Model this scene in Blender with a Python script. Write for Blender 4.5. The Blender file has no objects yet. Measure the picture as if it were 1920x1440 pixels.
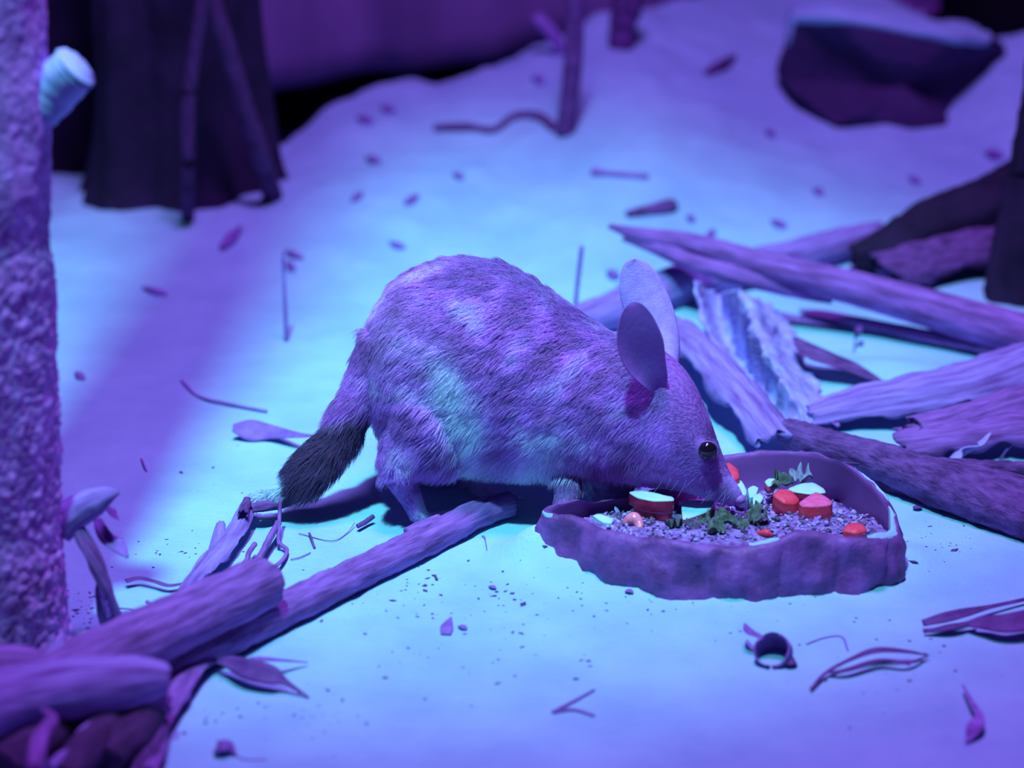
import bpy, bmesh, math, random
import numpy as np
from mathutils import Vector, Matrix, noise as mnoise

random.seed(7); np.random.seed(7)
S = bpy.context.scene
COL = S.collection
V = Vector
R = math.radians

# ------------------------------------------------------------------ camera
CAM = V((0.0, -1.929, 0.83)); PITCH = R(20.0); FPX = 4533.0
cam_d = bpy.data.cameras.new('camera'); cam = bpy.data.objects.new('camera', cam_d); COL.objects.link(cam)
cam.location = CAM; cam.rotation_euler = (R(90) - PITCH, 0, 0)
cam_d.sensor_width = 36.0; cam_d.lens = 36.0 * FPX / 1920.0
cam_d.clip_start = 0.05
cam_d.dof.use_dof = True; cam_d.dof.focus_distance = 2.06; cam_d.dof.aperture_fstop = 3.1
S.camera = cam

# ------------------------------------------------------------------ world, lamps, exposure
S.view_settings.view_transform = 'Standard'; S.view_settings.look = 'None'
S.view_settings.exposure = 0.0; S.view_settings.gamma = 1.0; S.view_settings.use_curve_mapping = False
w = bpy.data.worlds.new('world'); S.world = w; w.use_nodes = True
w.node_tree.nodes['Background'].inputs[0].default_value = (0.34, 0.08, 0.70, 1)
w.node_tree.nodes['Background'].inputs[1].default_value = 0.018

def aim(o, target):
    o.rotation_euler = (V(target) - o.location).to_track_quat('-Z', 'Y').to_euler()

ld = bpy.data.lights.new('cyan_spot_lamp', 'SPOT'); lo = bpy.data.objects.new('cyan_spot_lamp', ld); COL.objects.link(lo)
lo.location = (-0.33, -1.25, 3.30); aim(lo, (-0.10, 0.32, 0.0))
ld.color = (0.20, 0.78, 0.92); ld.energy = 790; ld.spot_size = R(26); ld.spot_blend = 1.0; ld.shadow_soft_size = 0.09
ld = bpy.data.lights.new('violet_ceiling_panel', 'AREA'); lo = bpy.data.objects.new('violet_ceiling_panel', ld); COL.objects.link(lo)
lo.location = (0.10, -0.20, 2.60); aim(lo, (0.05, 0.40, 0.0))
ld.color = (0.47, 0.205, 1.0); ld.energy = 73; ld.shape = 'RECTANGLE'; ld.size = 0.6; ld.size_y = 0.5

# ------------------------------------------------------------------ geometry helpers
cp, sp = math.cos(PITCH), math.sin(PITCH)
def ray(px, py):
    a = (px - 960) / FPX; b = -(py - 720) / FPX
    return V((a, cp + b * sp, -sp + b * cp))
def P(px, py, z=0.0):                       # the point at height z seen at a pixel of the photograph
    d = ray(px, py); return CAM + d * ((z - CAM.z) / d.z)
def W(px, py, Y):                           # the point of the upright plane Y seen at a pixel
    d = ray(px, py); return CAM + d * ((Y - CAM.y) / d.y)
def pix(p):
    v = V(p) - CAM
    f = v.y * cp - v.z * sp; u = v.y * sp + v.z * cp
    return 960 + FPX * v.x / f, 720 - FPX * u / f
def sm(t):
    t = max(0.0, min(1.0, t)); return t * t * (3 - 2 * t)
def interp(x, xs, ys): return float(np.interp(x, xs, ys))
def nz(p, f=1.0, seed=0.0): return mnoise.noise(V((p[0] * f + seed, p[1] * f - seed * 0.7, p[2] * f + seed * 0.3)))

RX = [-1.5, -0.56, -0.42, -0.30, -0.24, -0.16, -0.10, -0.01, 0.06, 0.12, 0.18, 0.40, 0.57, 0.645, 1.6]
RY = [1.00, 1.09, 1.12, 1.15, 1.24, 1.32, 1.33, 1.38, 1.42, 1.46, 1.50, 1.72, 1.74, 1.37, 1.37]
RZ = [0.0, 0.018, 0.030, 0.042, 0.068, 0.086, 0.082, 0.098, 0.116, 0.145, 0.152, 0.130, 0.132, 0.134, 0.13]
BANKS = []
def gz(x, y):                               # height of the sand bed
    yr = interp(x, RX, RY); zr = interp(x, RX, RZ)
    t = (y - 0.62) / (yr - 0.62)
    if t < 1: z = zr * (0.35 * max(0, min(1, t)) + 0.65 * sm(t))
    else: z = zr - max(0.0, (y - yr - 0.02)) * 0.9
    z = max(z, -0.30)
    a = 0.0022 + 0.010 * sm((y - 0.45) / 0.7)
    z += 0.0022 * nz((x * .6, y, 0), 9.5, 4.4) + a * nz((x, y, 0), 4.3, 3.1) + a * 0.55 * nz((x, y, 0), 11.0, 9.0) + 0.0012 * nz((x, y, 0), 28, 1.7)
    k = sm((y - 0.55) / 0.5)
    if k > 0: z += k * 0.011 * max(0.0, nz((x, y, 0), 23, 5.5)) - k * 0.006 * max(0, nz((x, y, 0), 17, 8.5) - .15)
    for bx, by, bh, brx, bry in BANKS:
        e = ((x - bx) / brx) ** 2 + ((y - by) / bry) ** 2
        if e < 9: z += bh * math.exp(-e)
    z += 0.016 * math.exp(-((x - 0.375) / 0.06) ** 2 - ((y - 0.375) / 0.035) ** 2)
    return z
for px, py, bh, brx, bry in ((1016, 1040, .030, .030, .026), (1090, 1078, .014, .032, .016), (1180, 1112, .006, .03, .014), (1370, 1118, .006, .022, .014), (1490, 1100, .008, .022, .014), (1600, 1092, .010, .034, .016), (1705, 1052, .012, .026, .03)):
    q_ = P(px, py); BANKS.append((q_.x, q_.y, bh, brx, bry))
def G(px, py, up=0.0):                      # the point on the sand seen at a pixel, lifted by up
    d = ray(px, py); t = 1.1; step = 0.05
    for _ in range(7):
        while t < 5.0:
            q = CAM + d * (t + step)
            if q.z < gz(q.x, q.y) + up: break
            t += step
        step *= 0.25
    return CAM + d * t
def on(p, up=0.0): return V((p[0], p[1], gz(p[0], p[1]) + up))

def crom(pts, n):                           # Catmull-Rom through rows of numbers
    A = np.array(pts, float); A = np.vstack([2 * A[0] - A[1], A, 2 * A[-1] - A[-2]])
    m = len(A) - 3; out = []
    for t in np.linspace(0, m, n):
        i = min(int(t), m - 1); u = t - i; p0, p1, p2, p3 = A[i:i + 4]
        out.append(0.5 * (2 * p1 + (p2 - p0) * u + (2 * p0 - 5 * p1 + 4 * p2 - p3) * u * u + (3 * p1 - p0 - 3 * p2 + p3) * u ** 3))
    return np.array(out)
def crom_closed(pts, n):
    A = np.array(pts, float); m = len(A); out = []
    for t in np.linspace(0, m, n, endpoint=False):
        i = int(t); u = t - i; p0, p1, p2, p3 = A[(i - 1) % m], A[i % m], A[(i + 1) % m], A[(i + 2) % m]
        out.append(0.5 * (2 * p1 + (p2 - p0) * u + (2 * p0 - 5 * p1 + 4 * p2 - p3) * u * u + (3 * p1 - p0 - 3 * p2 + p3) * u ** 3))
    return np.array(out)

GRAIN = None
def mesh(name, verts, faces, mat, parent=None, smooth=True):
    me = bpy.data.meshes.new(name); me.from_pydata([tuple(v) for v in verts], [], [tuple(f) for f in faces])
    bm = bmesh.new(); bm.from_mesh(me); bmesh.ops.recalc_face_normals(bm, faces=bm.faces); bm.to_mesh(me); bm.free()
    if smooth: me.polygons.foreach_set('use_smooth', [True] * len(me.polygons))
    global GRAIN
    ga = me.attributes.new('grain', 'FLOAT_VECTOR', 'POINT')
    gr = GRAIN if GRAIN is not None and len(GRAIN) == len(verts) else [(v[0] * 1.0, v[1], 0) for v in verts]
    ga.data.foreach_set('vector', np.array(gr, float).ravel()); GRAIN = None
    mats = mat if isinstance(mat, (list, tuple)) else [mat]
    for m in mats: me.materials.append(m)
    o = bpy.data.objects.new(name, me); COL.objects.link(o)
    if parent: attach(o, parent)
    return o
def attach(o, parent):
    o.parent = parent; o.matrix_parent_inverse = Matrix.Translation(-parent.location) @ Matrix.Identity(4)
def recentre(o):                            # origin of a one-mesh thing to its base
    n = len(o.data.vertices); c = np.empty(n * 3); o.data.vertices.foreach_get('co', c); c = c.reshape(-1, 3)
    m = np.array([c[:, 0].mean(), c[:, 1].mean(), c[:, 2].min()]); c -= m
    o.data.vertices.foreach_set('co', c.ravel()); o.location = V(m); o.data.update()
    return o
def tag(o, label=None, cat=None, group=None, kind=None):
    if label: o['label'] = label
    if cat: o['category'] = cat
    if group: o['group'] = group
    if kind: o['kind'] = kind
    return o
def thing(name, loc, label, cat, group=None):
    o = bpy.data.objects.new(name, None); COL.objects.link(o); o.location = loc; o.empty_display_size = 0.02
    return tag(o, label, cat, group)

def frames(C):                              # a tangent frame along a line of points
    C = np.asarray(C, float); T = np.gradient(C, axis=0); T /= np.linalg.norm(T, axis=1)[:, None] + 1e-12
    ref = np.array([0, 0, 1.0]); N = []
    for t in T:
        n = ref - t * ref.dot(t)
        if np.linalg.norm(n) < 0.15: n = np.array([0, -1.0, 0]) - t * (-t[1])
        n /= np.linalg.norm(n); N.append(n)
    N = np.array(N); B = np.cross(T, N)
    return T, N, B
def tube(pts, n=40, ang=14, rough=0.08, freq=60, seed=0.0, jag=0.5, flat=1.0, ridges=0, pinch=(0, 0), groove=None):
    """a rough round stick: rows of (x, y, z, radius); returns verts, faces"""
    A = crom([(*p[0], p[1]) if len(p) == 2 else p for p in pts], n); C = A[:, :3]; r = A[:, 3]
    T, N, B = frames(C); verts = []; faces = []
    global GRAIN; Ls = np.concatenate([[0], np.cumsum(np.linalg.norm(np.diff(C, axis=0), axis=1))]) + seed * 0.37 + C[0, 0]; gr = []
    for i in range(n):
        for k in range(ang):
            gr.append((Ls[i], r.mean() * 1.0 * math.sin(math.pi * k / ang) * 2.2, 0))
            th = 2 * math.pi * k / ang
            d = N[i] * math.cos(th) * flat + B[i] * math.sin(th)
            rr = r[i]
            if ridges: rr *= 1 + 0.07 * math.sin(ridges * th + seed + 0.6 * math.sin(i * 0.3))
            q = C[i] + d * rr
            rr *= 1 + rough * (nz(q, freq, seed) + 0.6 * nz(q, freq * 2.7, seed + 5))
            if groove is not None:
                dt = abs((th - groove[0] + math.pi) % (2 * math.pi) - math.pi)
                rr *= 1 - groove[2] * math.exp(-(dt / groove[1]) ** 2) * sm(min(i / n * 6, (n - 1 - i) / n * 6))
            q = C[i] + d * rr
            if i == 0: q = q - T[i] * r[i] * jag * (nz(d * 1.0, 2.1, seed + 3))
            if i == n - 1: q = q + T[i] * r[i] * jag * (nz(d * 1.0, 2.1, seed + 7))
            verts.append(q)
    for i in range(n - 1):
        for k in range(ang):
            a = i * ang + k; b = i * ang + (k + 1) % ang; faces.append((a, b, b + ang, a + ang))
    for e, i in ((0, 0), (1, n - 1)):
        c = len(verts); verts.append(C[i] + T[i] * r[i] * (0.25 if e == 0 else -0.25) * min(1, jag * 2))
        for k in range(ang):
            a = i * ang + k; b = i * ang + (k + 1) % ang; faces.append((a, b, c))
    GRAIN = gr + [gr[0], gr[-1]]
    return verts, faces
def slab(pts, n=44, seg=15, a0=-100, a1=100, th=0.004, rough=0.1, freq=35, seed=0.0, jag=0.012, edge=0.004, up=None, wav=0.0):
    """curved bark: rows (x, y, z, radius, opening scale); arc from a0 to a1 degrees round the top"""
    m = seg; A = crom(pts, n); C = A[:, :3]; r = A[:, 3]; op = A[:, 4] if A.shape[1] > 4 else np.ones(n)
    T, N, B = frames(C); outer = []; inner = []
    global GRAIN; Ls = np.concatenate([[0], np.cumsum(np.linalg.norm(np.diff(C, axis=0), axis=1))]) + seed * 0.37 + C[0, 0]
    GRAIN = [(Ls[i], r.mean() * R(a1 - a0) * k / (m - 1), 0) for i in range(n) for k in range(m)] * 2
    for i in range(n):
        for k in range(m):
            u = k / (m - 1); an = R(a0 + (a1 - a0) * u) * op[i]
            d = N[i] * math.cos(an) + B[i] * math.sin(an)
            q = C[i] + d * r[i]
            rr = r[i] * (1 + rough * (nz(q, freq, seed) + 0.5 * nz(q, freq * 2.5, seed + 4))) + wav * math.sin(u * 19 + seed + i * 0.05) * r[i]
            q = C[i] + d * rr
            if k in (0, m - 1): q = q + (N[i] * -math.sin(an) + B[i] * math.cos(an)) * edge * (nz(q, 28, seed) + .35 * nz(q, 75, seed))
            if i == 0: q = q - T[i] * jag * (nz((u * 3, 0, 0), 2.3, seed) + 0.5 * nz((u * 3, 0, 0), 6, seed))
            if i == n - 1: q = q + T[i] * jag * (nz((u * 3, 1, 0), 2.3, seed) + 0.5 * nz((u * 3, 1, 0), 6, seed))
            outer.append(q); inner.append(q - d * th)
    verts = outer + inner; O = n * m; faces = []
    for i in range(n - 1):
        for k in range(m - 1):
            a = i * m + k; faces.append((a, a + 1, a + m + 1, a + m)); faces.append((O + a, O + a + m, O + a + m + 1, O + a + 1))
    for i in range(n - 1):
        for k in (0, m - 1):
            a = i * m + k; faces.append((a, a + m, O + a + m, O + a))
    for k in range(m - 1):
        for i in (0, n - 1):
            a = i * m + k; faces.append((a, a + 1, O + a + 1, O + a))
    return verts, faces
def sheet(grid, th=0.002, disp=None, nu=34):
    """a thick sheet through a grid of control points (rows of equal length)"""
    Gd = np.array([[tuple(p) for p in row] for row in grid], float)
    nv = nu
    rows = np.array([crom(r, nv) for r in Gd]); full = np.array([crom(rows[:, j], nu) for j in range(nv)]).transpose(1, 0, 2)
    du = np.gradient(full, axis=0); dv = np.gradient(full, axis=1); Nn = np.cross(du, dv); Nn /= np.linalg.norm(Nn, axis=2)[..., None] + 1e-12
    if Nn[..., 2].mean() < 0: Nn = -Nn
    if disp is not None:
        for i in range(nu):
            for j in range(nv): full[i, j] += Nn[i, j] * disp(i / (nu - 1), j / (nv - 1), full[i, j])
    top = full.reshape(-1, 3); bot = (full - Nn * th).reshape(-1, 3); verts = np.vstack([top, bot]); O = nu * nv; faces = []
    for i in range(nu - 1):
        for j in range(nv - 1):
            a = i * nv + j; faces.append((a, a + 1, a + nv + 1, a + nv)); faces.append((O + a, O + a + nv, O + a + nv + 1, O + a + 1))
    for i in range(nu - 1):
        for j in (0, nv - 1):
            a = i * nv + j; faces.append((a, a + nv, O + a + nv, O + a))
    for j in range(nv - 1):
        for i in (0, nu - 1):
            a = i * nv + j; faces.append((a, a + 1, O + a + 1, O + a))
    return verts, faces
def leaf_geo(mid, widths, fold=0.25, th=0.0007, n=22, twist=0.0, tw0=0.0):
    """a leaf blade along a midline with a width at each control point"""
    A = crom([(*m_, w_) for m_, w_ in zip(mid, widths)], n); C = A[:, :3]; wd = np.maximum(A[:, 3], 0.0004)
    T, N, B = frames(C); verts = []; K = 5
    for i in range(n):
        tw = tw0 + twist * i / (n - 1); b = B[i] * math.cos(tw) + N[i] * math.sin(tw); nn = N[i] * math.cos(tw) - B[i] * math.sin(tw)
        for s in (0, 1):
            for k in range(K):
                u = (k / (K - 1) - 0.5) * 2
                q = C[i] + b * u * wd[i] + nn * (abs(u) * fold * wd[i] + (th if s == 0 else 0))
                verts.append(q)
    faces = []; L = 2 * K
    for i in range(n - 1):
        o = i * L
        for k in range(K - 1):
            faces.append((o + k, o + k + 1, o + L + k + 1, o + L + k)); faces.append((o + K + k, o + L + K + k, o + L + K + k + 1, o + K + k + 1))
        for k in (0, K - 1): faces.append((o + k, o + L + k, o + L + K + k, o + K + k))
    for i in (0, n - 1):
        o = i * L
        for k in range(K - 1): faces.append((o + k, o + k + 1, o + K + k + 1, o + K + k))
    return verts, faces
def join(*vf):
    vs, fs = [], []
    for v, f in vf:
        o = len(vs); vs += [tuple(q) for q in v]; fs += [tuple(i + o for i in t) for t in f]
    return vs, fs

# ------------------------------------------------------------------ materials
def mat(name, c1, c2=None, scale=40, rough=0.85, bump=0.0, bscale=120, detail=4, c3=None, stretch=None, spec=0.2, sheen=0, contrast=(0.35, 0.65), vor=None, sss=0, grain=None):
    m = bpy.data.materials.new(name); m.use_nodes = True; nt = m.node_tree; b = nt.nodes['Principled BSDF']
    b.inputs['Roughness'].default_value = rough; b.inputs['Specular IOR Level'].default_value = spec
    if sss: b.inputs['Subsurface Weight'].default_value = sss; b.inputs['Subsurface Radius'].default_value = (.004, .003, .003); b.inputs['Subsurface Scale'].default_value = 1.0
    tc = nt.nodes.new('ShaderNodeTexCoord'); vec = tc.outputs['Object']
    if grain:
        at = nt.nodes.new('ShaderNodeAttribute'); at.attribute_name = 'grain'; vec = at.outputs['Vector']; stretch = (grain, (0, 0, 0))
    if stretch:
        mp = nt.nodes.new('ShaderNodeMapping'); mp.inputs['Scale'].default_value = stretch[0]; mp.inputs['Rotation'].default_value = stretch[1]
        nt.links.new(vec, mp.inputs['Vector']); vec = mp.outputs['Vector']
    if c2:
        n = nt.nodes.new('ShaderNodeTexNoise'); n.inputs['Scale'].default_value = scale; n.inputs['Detail'].default_value = detail; n.inputs['Roughness'].default_value = 0.6
        nt.links.new(vec, n.inputs['Vector'])
        r = nt.nodes.new('ShaderNodeValToRGB'); e = r.color_ramp.elements
        e[0].position = contrast[0]; e[0].color = (*c1, 1); e[1].position = contrast[1]; e[1].color = (*c2, 1)
        if c3: q = e.new(min(0.98, contrast[1] + 0.12)); q.color = (*c3, 1)
        nt.links.new(n.outputs['Fac'], r.inputs['Fac']); nt.links.new(r.outputs['Color'], b.inputs['Base Color'])
    else: b.inputs['Base Color'].default_value = (*c1, 1)
    if bump:
        n2 = nt.nodes.new('ShaderNodeTexNoise'); n2.inputs['Scale'].default_value = bscale; n2.inputs['Detail'].default_value = 5
        nt.links.new(vec, n2.inputs['Vector']); h = n2.outputs['Fac']
        if vor:
            v = nt.nodes.new('ShaderNodeTexVoronoi'); v.inputs['Scale'].default_value = vor; nt.links.new(vec, v.inputs['Vector'])
            ad = nt.nodes.new('ShaderNodeMath'); ad.operation = 'ADD'; nt.links.new(h, ad.inputs[0]); nt.links.new(v.outputs['Distance'], ad.inputs[1]); h = ad.outputs[0]
        bp = nt.nodes.new('ShaderNodeBump'); bp.inputs['Strength'].default_value = 1.0; bp.inputs['Distance'].default_value = bump
        nt.links.new(h, bp.inputs['Height']); nt.links.new(bp.outputs['Normal'], b.inputs['Normal'])
    return m
M = {}
M['sand'] = mat('sand', (0.31, 0.53, 0.70), (0.38, 0.66, 0.80), scale=9, bump=0.0012, bscale=260, rough=0.95, spec=0.1)
M['bark_grain'] = mat('granular_bark', (0.44, 0.14, 0.52), (0.80, 0.34, 0.95), scale=75, bump=0.0010, bscale=260, rough=0.9)
M['bark_smooth'] = mat('smooth_bark', (0.15, 0.055, 0.21), (0.39, 0.155, 0.54), scale=1.0, bump=0.0018, bscale=1.6, rough=0.8, grain=(22, 170, 1), detail=7)
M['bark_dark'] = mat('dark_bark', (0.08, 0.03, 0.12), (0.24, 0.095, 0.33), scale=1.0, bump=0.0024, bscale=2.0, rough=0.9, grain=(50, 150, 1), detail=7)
M['bark_pale'] = mat('pale_bark', (0.36, 0.20, 0.60), (0.42, 0.44, 0.80), scale=1.0, bump=0.0010, bscale=1.5, rough=0.85, grain=(14, 90, 1), detail=7)
M['bark_strip'] = mat('bark_strip', (0.20, 0.08, 0.32), (0.42, 0.28, 0.72), scale=1.0, bump=0.0020, bscale=1.5, rough=0.85, grain=(14, 150, 1), detail=7)
M['wood_cut'] = mat('cut_wood', (0.36, 0.36, 0.70), (0.40, 0.46, 0.78), scale=60, bump=0.0004, bscale=300)
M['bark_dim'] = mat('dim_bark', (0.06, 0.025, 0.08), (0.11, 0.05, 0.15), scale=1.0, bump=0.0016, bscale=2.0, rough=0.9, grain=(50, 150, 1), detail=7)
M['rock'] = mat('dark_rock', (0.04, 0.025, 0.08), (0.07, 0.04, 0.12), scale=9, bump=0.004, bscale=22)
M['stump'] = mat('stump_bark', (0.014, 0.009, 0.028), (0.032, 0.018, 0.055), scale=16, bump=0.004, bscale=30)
M['wall'] = mat('painted_backdrop', (0.12, 0.08, 0.20), (0.34, 0.22, 0.48), scale=3.0, bump=0.003, bscale=14, contrast=(0.3, 0.7), stretch=((1, 1, 0.35), (0, R(8), 0)))
M['black'] = mat('shade_black', (0.006, 0.004, 0.012), (0.010, 0.006, 0.02), scale=4)
M['leaf'] = mat('dry_leaf', (0.22, 0.09, 0.36), (0.32, 0.16, 0.54), scale=60, bump=0.0003, bscale=400, rough=0.6)
M['leaf_dark'] = mat('dark_leaf', (0.13, 0.045, 0.20), (0.20, 0.08, 0.30), scale=60, bump=0.0003, bscale=400, rough=0.6)
M['twig'] = mat('twig', (0.24, 0.09, 0.34), (0.36, 0.15, 0.52), scale=80, bump=0.0003, bscale=500)
M['bowl'] = mat('bowl_resin', (0.12, 0.036, 0.16), (0.30, 0.10, 0.40), scale=34, bump=0.0022, bscale=90, rough=0.55, spec=0.35, detail=8)
M['bowl_in'] = mat('bowl_inside', (0.22, 0.065, 0.28), (0.26, 0.08, 0.33), scale=14, rough=0.4, spec=0.35)
M['apple_skin'] = mat('apple_skin', (0.40, 0.015, 0.06), (0.55, 0.03, 0.10), scale=60, rough=0.3, spec=0.5)
M['apple_flesh'] = mat('apple_flesh', (0.45, 0.72, 0.82), (0.50, 0.82, 0.88), scale=60, bump=0.0003, bscale=300, rough=0.5)
M['carrot'] = mat('carrot', (0.95, 0.05, 0.09), (0.95, 0.09, 0.15), scale=120, bump=0.0003, bscale=300, rough=0.45, spec=0.3)
M['carrot_top'] = mat('carrot_cut', (0.95, 0.10, 0.25), (0.90, 0.18, 0.40), scale=300, bump=0.0008, bscale=420, rough=0.6)
M['green'] = mat('leafy_green', (0.05, 0.08, 0.05), (0.14, 0.20, 0.16), scale=160, bump=0.0006, bscale=300, rough=0.5)
M['green_pale'] = mat('pale_green', (0.20, 0.22, 0.30), (0.30, 0.36, 0.42), scale=160, bump=0.0006, bscale=300, rough=0.5)
M['seed'] = mat('seed', (0.34, 0.18, 0.50), (0.50, 0.42, 0.76), scale=90, rough=0.6, contrast=(0.4, 0.6))
M['seed_dark'] = mat('dark_seed', (0.06, 0.04, 0.08), (0.16, 0.12, 0.20), scale=120, rough=0.5)
M['mash'] = mat('seed_mash', (0.16, 0.07, 0.24), (0.40, 0.26, 0.60), scale=140, bump=0.003, bscale=190, rough=0.8)
M['eye'] = mat('eye', (0.012, 0.006, 0.015), rough=0.03, spec=0.8)
M['skin'] = mat('ear_skin', (0.28, 0.11, 0.42), (0.36, 0.16, 0.54), scale=60, bump=0.0004, bscale=300, rough=0.6)
M['ear_back'] = mat('ear_back', (0.46, 0.26, 0.76), (0.56, 0.36, 0.90), scale=120, bump=0.0005, bscale=700, rough=0.7)
M['ear_dark'] = mat('ear_inside', (0.26, 0.075, 0.36), (0.34, 0.11, 0.46), scale=40, bump=0.0003, bscale=300, rough=0.7)
M['nose'] = mat('nose_skin', (0.44, 0.16, 0.50), (0.50, 0.20, 0.56), scale=80, bump=0.0003, bscale=400, rough=0.4)
M['whisker'] = mat('whisker', (0.45, 0.30, 0.70), rough=0.4)
M['claw'] = mat('claw', (0.42, 0.45, 0.72), rough=0.4)
M['pink'] = mat('pink_lump', (0.95, 0.22, 0.30), (0.95, 0.32, 0.40), scale=90, rough=0.2, spec=0.5)
def attr_mat(name, rough=0.8, sheen=0.0):
    m = bpy.data.materials.new(name); m.use_nodes = True; nt = m.node_tree; b = nt.nodes['Principled BSDF']
    a = nt.nodes.new('ShaderNodeAttribute'); a.attribute_name = 'col'
    nt.links.new(a.outputs['Color'], b.inputs['Base Color']); b.inputs['Roughness'].default_value = rough; b.inputs['Specular IOR Level'].default_value = 0.25
    return m
M['fur_skin'] = attr_mat('fur_skin'); M['fur'] = attr_mat('fur_hair', 0.55)

# ================================================================== THE SETTING
def warp(a, b, n, c, k):                    # grid lines from a to b, closer together near c
    t = np.linspace(-1, 1, n); s = np.sign(t) * np.abs(t) ** k
    return np.where(s < 0, c + s * (c - a), c + s * (b - c))
gxs = warp(-2.0, 2.0, 300, 0.0, 1.35); gys = warp(-0.95, 2.60, 340, 0.25, 1.25)
vs = [(x, y, gz(x, y)) for y in gys for x in gxs]
fs = [(j * 300 + i, j * 300 + i + 1, (j + 1) * 300 + i + 1, (j + 1) * 300 + i) for j in range(339) for i in range(299)]
floor = tag(mesh('floor', vs, fs, M['sand']), kind='structure', label='pale sand bed rising to a mound at the back')

def wall_y(x): return 1.98 + 0.04 * math.sin(x * 7 + 1) + 0.03 * math.sin(x * 17) + 0.012 * math.sin(x * 41)
vs = []; fs = []; nx, nzv = 150, 40
for j in range(nzv):
    for i in range(nx):
        x = -2.0 + 2.69 * i / (nx - 1); zb = -0.035 + 0.13 * (x + 0.15) ; z = zb + (1.9 - zb) * j / (nzv - 1)
        vs.append((x, wall_y(x + 0.12 * (z - 0.2)) + 0.03 * nz((x, 0, z), 3, 2), z))
for j in range(nzv - 1):
    for i in range(nx - 1): a = j * nx + i; fs.append((a, a + 1, a + nx + 1, a + nx))
O = len(vs); vs2 = vs + [(x, y + 0.04, z) for x, y, z in vs]
fs2 = fs + [tuple(O + k for k in reversed(f)) for f in fs] + [(i, O + i, O + i + 1, i + 1) for i in range(nx - 1)]
fs2 += [(j * nx + nx - 1, (j + 1) * nx + nx - 1, O + (j + 1) * nx + nx - 1, O + j * nx + nx - 1) for j in range(nzv - 1)]
tag(mesh('wall_back', vs2, fs2, M['wall']), kind='structure', label='dim violet moulded wall behind the sand')
vs, fs = [], []
for x, y in ((-2.1, 2.55), (2.1, 2.55)):
    for z in (-0.5, 1.95): vs += [(x, y, z), (x, y + 0.05, z)]
fs = [(0, 4, 6, 2), (1, 3, 7, 5), (0, 1, 5, 4), (2, 6, 7, 3), (0, 2, 3, 1), (4, 5, 7, 6)]
tag(mesh('wall_rear', vs, fs, M['black'], smooth=False), kind='structure', label='rear wall coloured black for the shade behind the moulded wall')  # near-black colour paints the shade in the gap below the panel

# ------------------------------------------------------------------ rocks at the back right
def rock_block(name, outline, Y0, depth, m, label, cat, capm=None, hump=0.0):
    """a squared boulder: front outline in photo pixels at depth Y0, running back by depth"""
    F = []
    for px, py, dy in outline: F.append(W(px, py, Y0 + dy))
    n = 72; ring = crom_closed([tuple(p) for p in F], n) * 0.25 + np.array([np.array(F)[int(i / n * len(F))] * (1 - (i / n * len(F)) % 1) + np.array(F)[(int(i / n * len(F)) + 1) % len(F)] * ((i / n * len(F)) % 1) for i in range(n)]) * 0.75
    c = ring.mean(axis=0); L = 9; vs = []; fs = []
    for j in range(L):
        t = j / (L - 1); k = 1 - 0.10 * t ** 2 - (0.05 if j == 0 else 0)
        for q in ring:
            p = c + (q - c) * k; p = p + np.array([0, depth * t + (0.006 if j == 0 else 0), hump * math.sin(t * 2.2) * (1 if q[2] > c[2] else 0)])
            d = 0.007 * nz(p, 16, 4) + 0.004 * nz(p, 40, 1); p = p + (q - c) / np.linalg.norm(q - c) * d; vs.append(p)
    for j in range(L - 1):
        for i in range(n): a = j * n + i; b = j * n + (i + 1) % n; fs.append((a, b, b + n, a + n))
    for j, dy in ((0, -0.004), (L - 1, 0.01)):
        prev = [j * n + i for i in range(n)]
        for s in (0.75, 0.45):
            cur = []
            for i in range(n):
                cj = np.mean([vs[j * n + k] for k in range(n)], axis=0); p = cj + (np.array(vs[j * n + i]) - cj) * s; p[1] += (-0.03 if j == 0 else .02) * (1 - s ** 2) + 0.004 * nz(p, 20, 3); cur.append(len(vs)); vs.append(p)
            for i in range(n): fs.append((prev[i], prev[(i + 1) % n], cur[(i + 1) % n], cur[i]))
            prev = cur
        k = len(vs); vs.append(np.mean([vs[i] for i in prev], axis=0)); fs += [(prev[i], prev[(i + 1) % n], k) for i in range(n)]
    base = V((c[0], c[1] + depth / 2, ring[:, 2].min()))
    root = thing(name, base, label, cat)
    body = mesh('stone', vs, fs, m, root, smooth=False)
    if capm:                                # sand on the flat top, its paleness also standing in for overhead light
        cap, cf = [], []; top = [i for i in range(n) if ring[i][2] > c[2] + 0.50 * (ring[:, 2].max() - c[2])]
        top.sort(key=lambda i: ring[i][0]); K = len(top)
        for j in range(L):
            for i in top: p = np.array(vs[j * n + i]); cap.append(p + np.array([0, -0.004 if j == 0 else 0, 0.005 + 0.003 * nz(p, 30, 2)]))
        for j in range(L):
            for i in top: p = np.array(vs[j * n + i]); cap.append(p + np.array([0, 0, -0.004]))
        O = L * K
        for j in range(L - 1):
            for i in range(K - 1):
                a = j * K + i; cf.append((a, a + 1, a + K + 1, a + K)); cf.append((O + a, O + a + K, O + a + K + 1, O + a + 1))
        for i in range(K - 1): cf.append((i, O + i, O + i + 1, i + 1))
        mesh('sand_cap', cap, cf, capm, root)
    return root
yr_ = G(1640, 238).y
rock_block('boulder', [(1486, 38, .06), (1560, 34, .0), (1680, 48, .0), (1796, 76, .0), (1860, 80, .07), (1892, 92, .12), (1899, 142, .13), (1868, 200, .11), (1826, 240, .07),
                       (1790, 246, .0), (1742, 262, -.01), (1690, 256, -.01), (1620, 240, 0), (1560, 238, 0), (1502, 196, .03), (1464, 156, .07), (1474, 100, .07)],
           yr_ - 0.005, 0.13, M['rock'], 'big square dark boulder with a sandy top at the back right', 'rock', M['sand'], hump=0.0)
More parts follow.
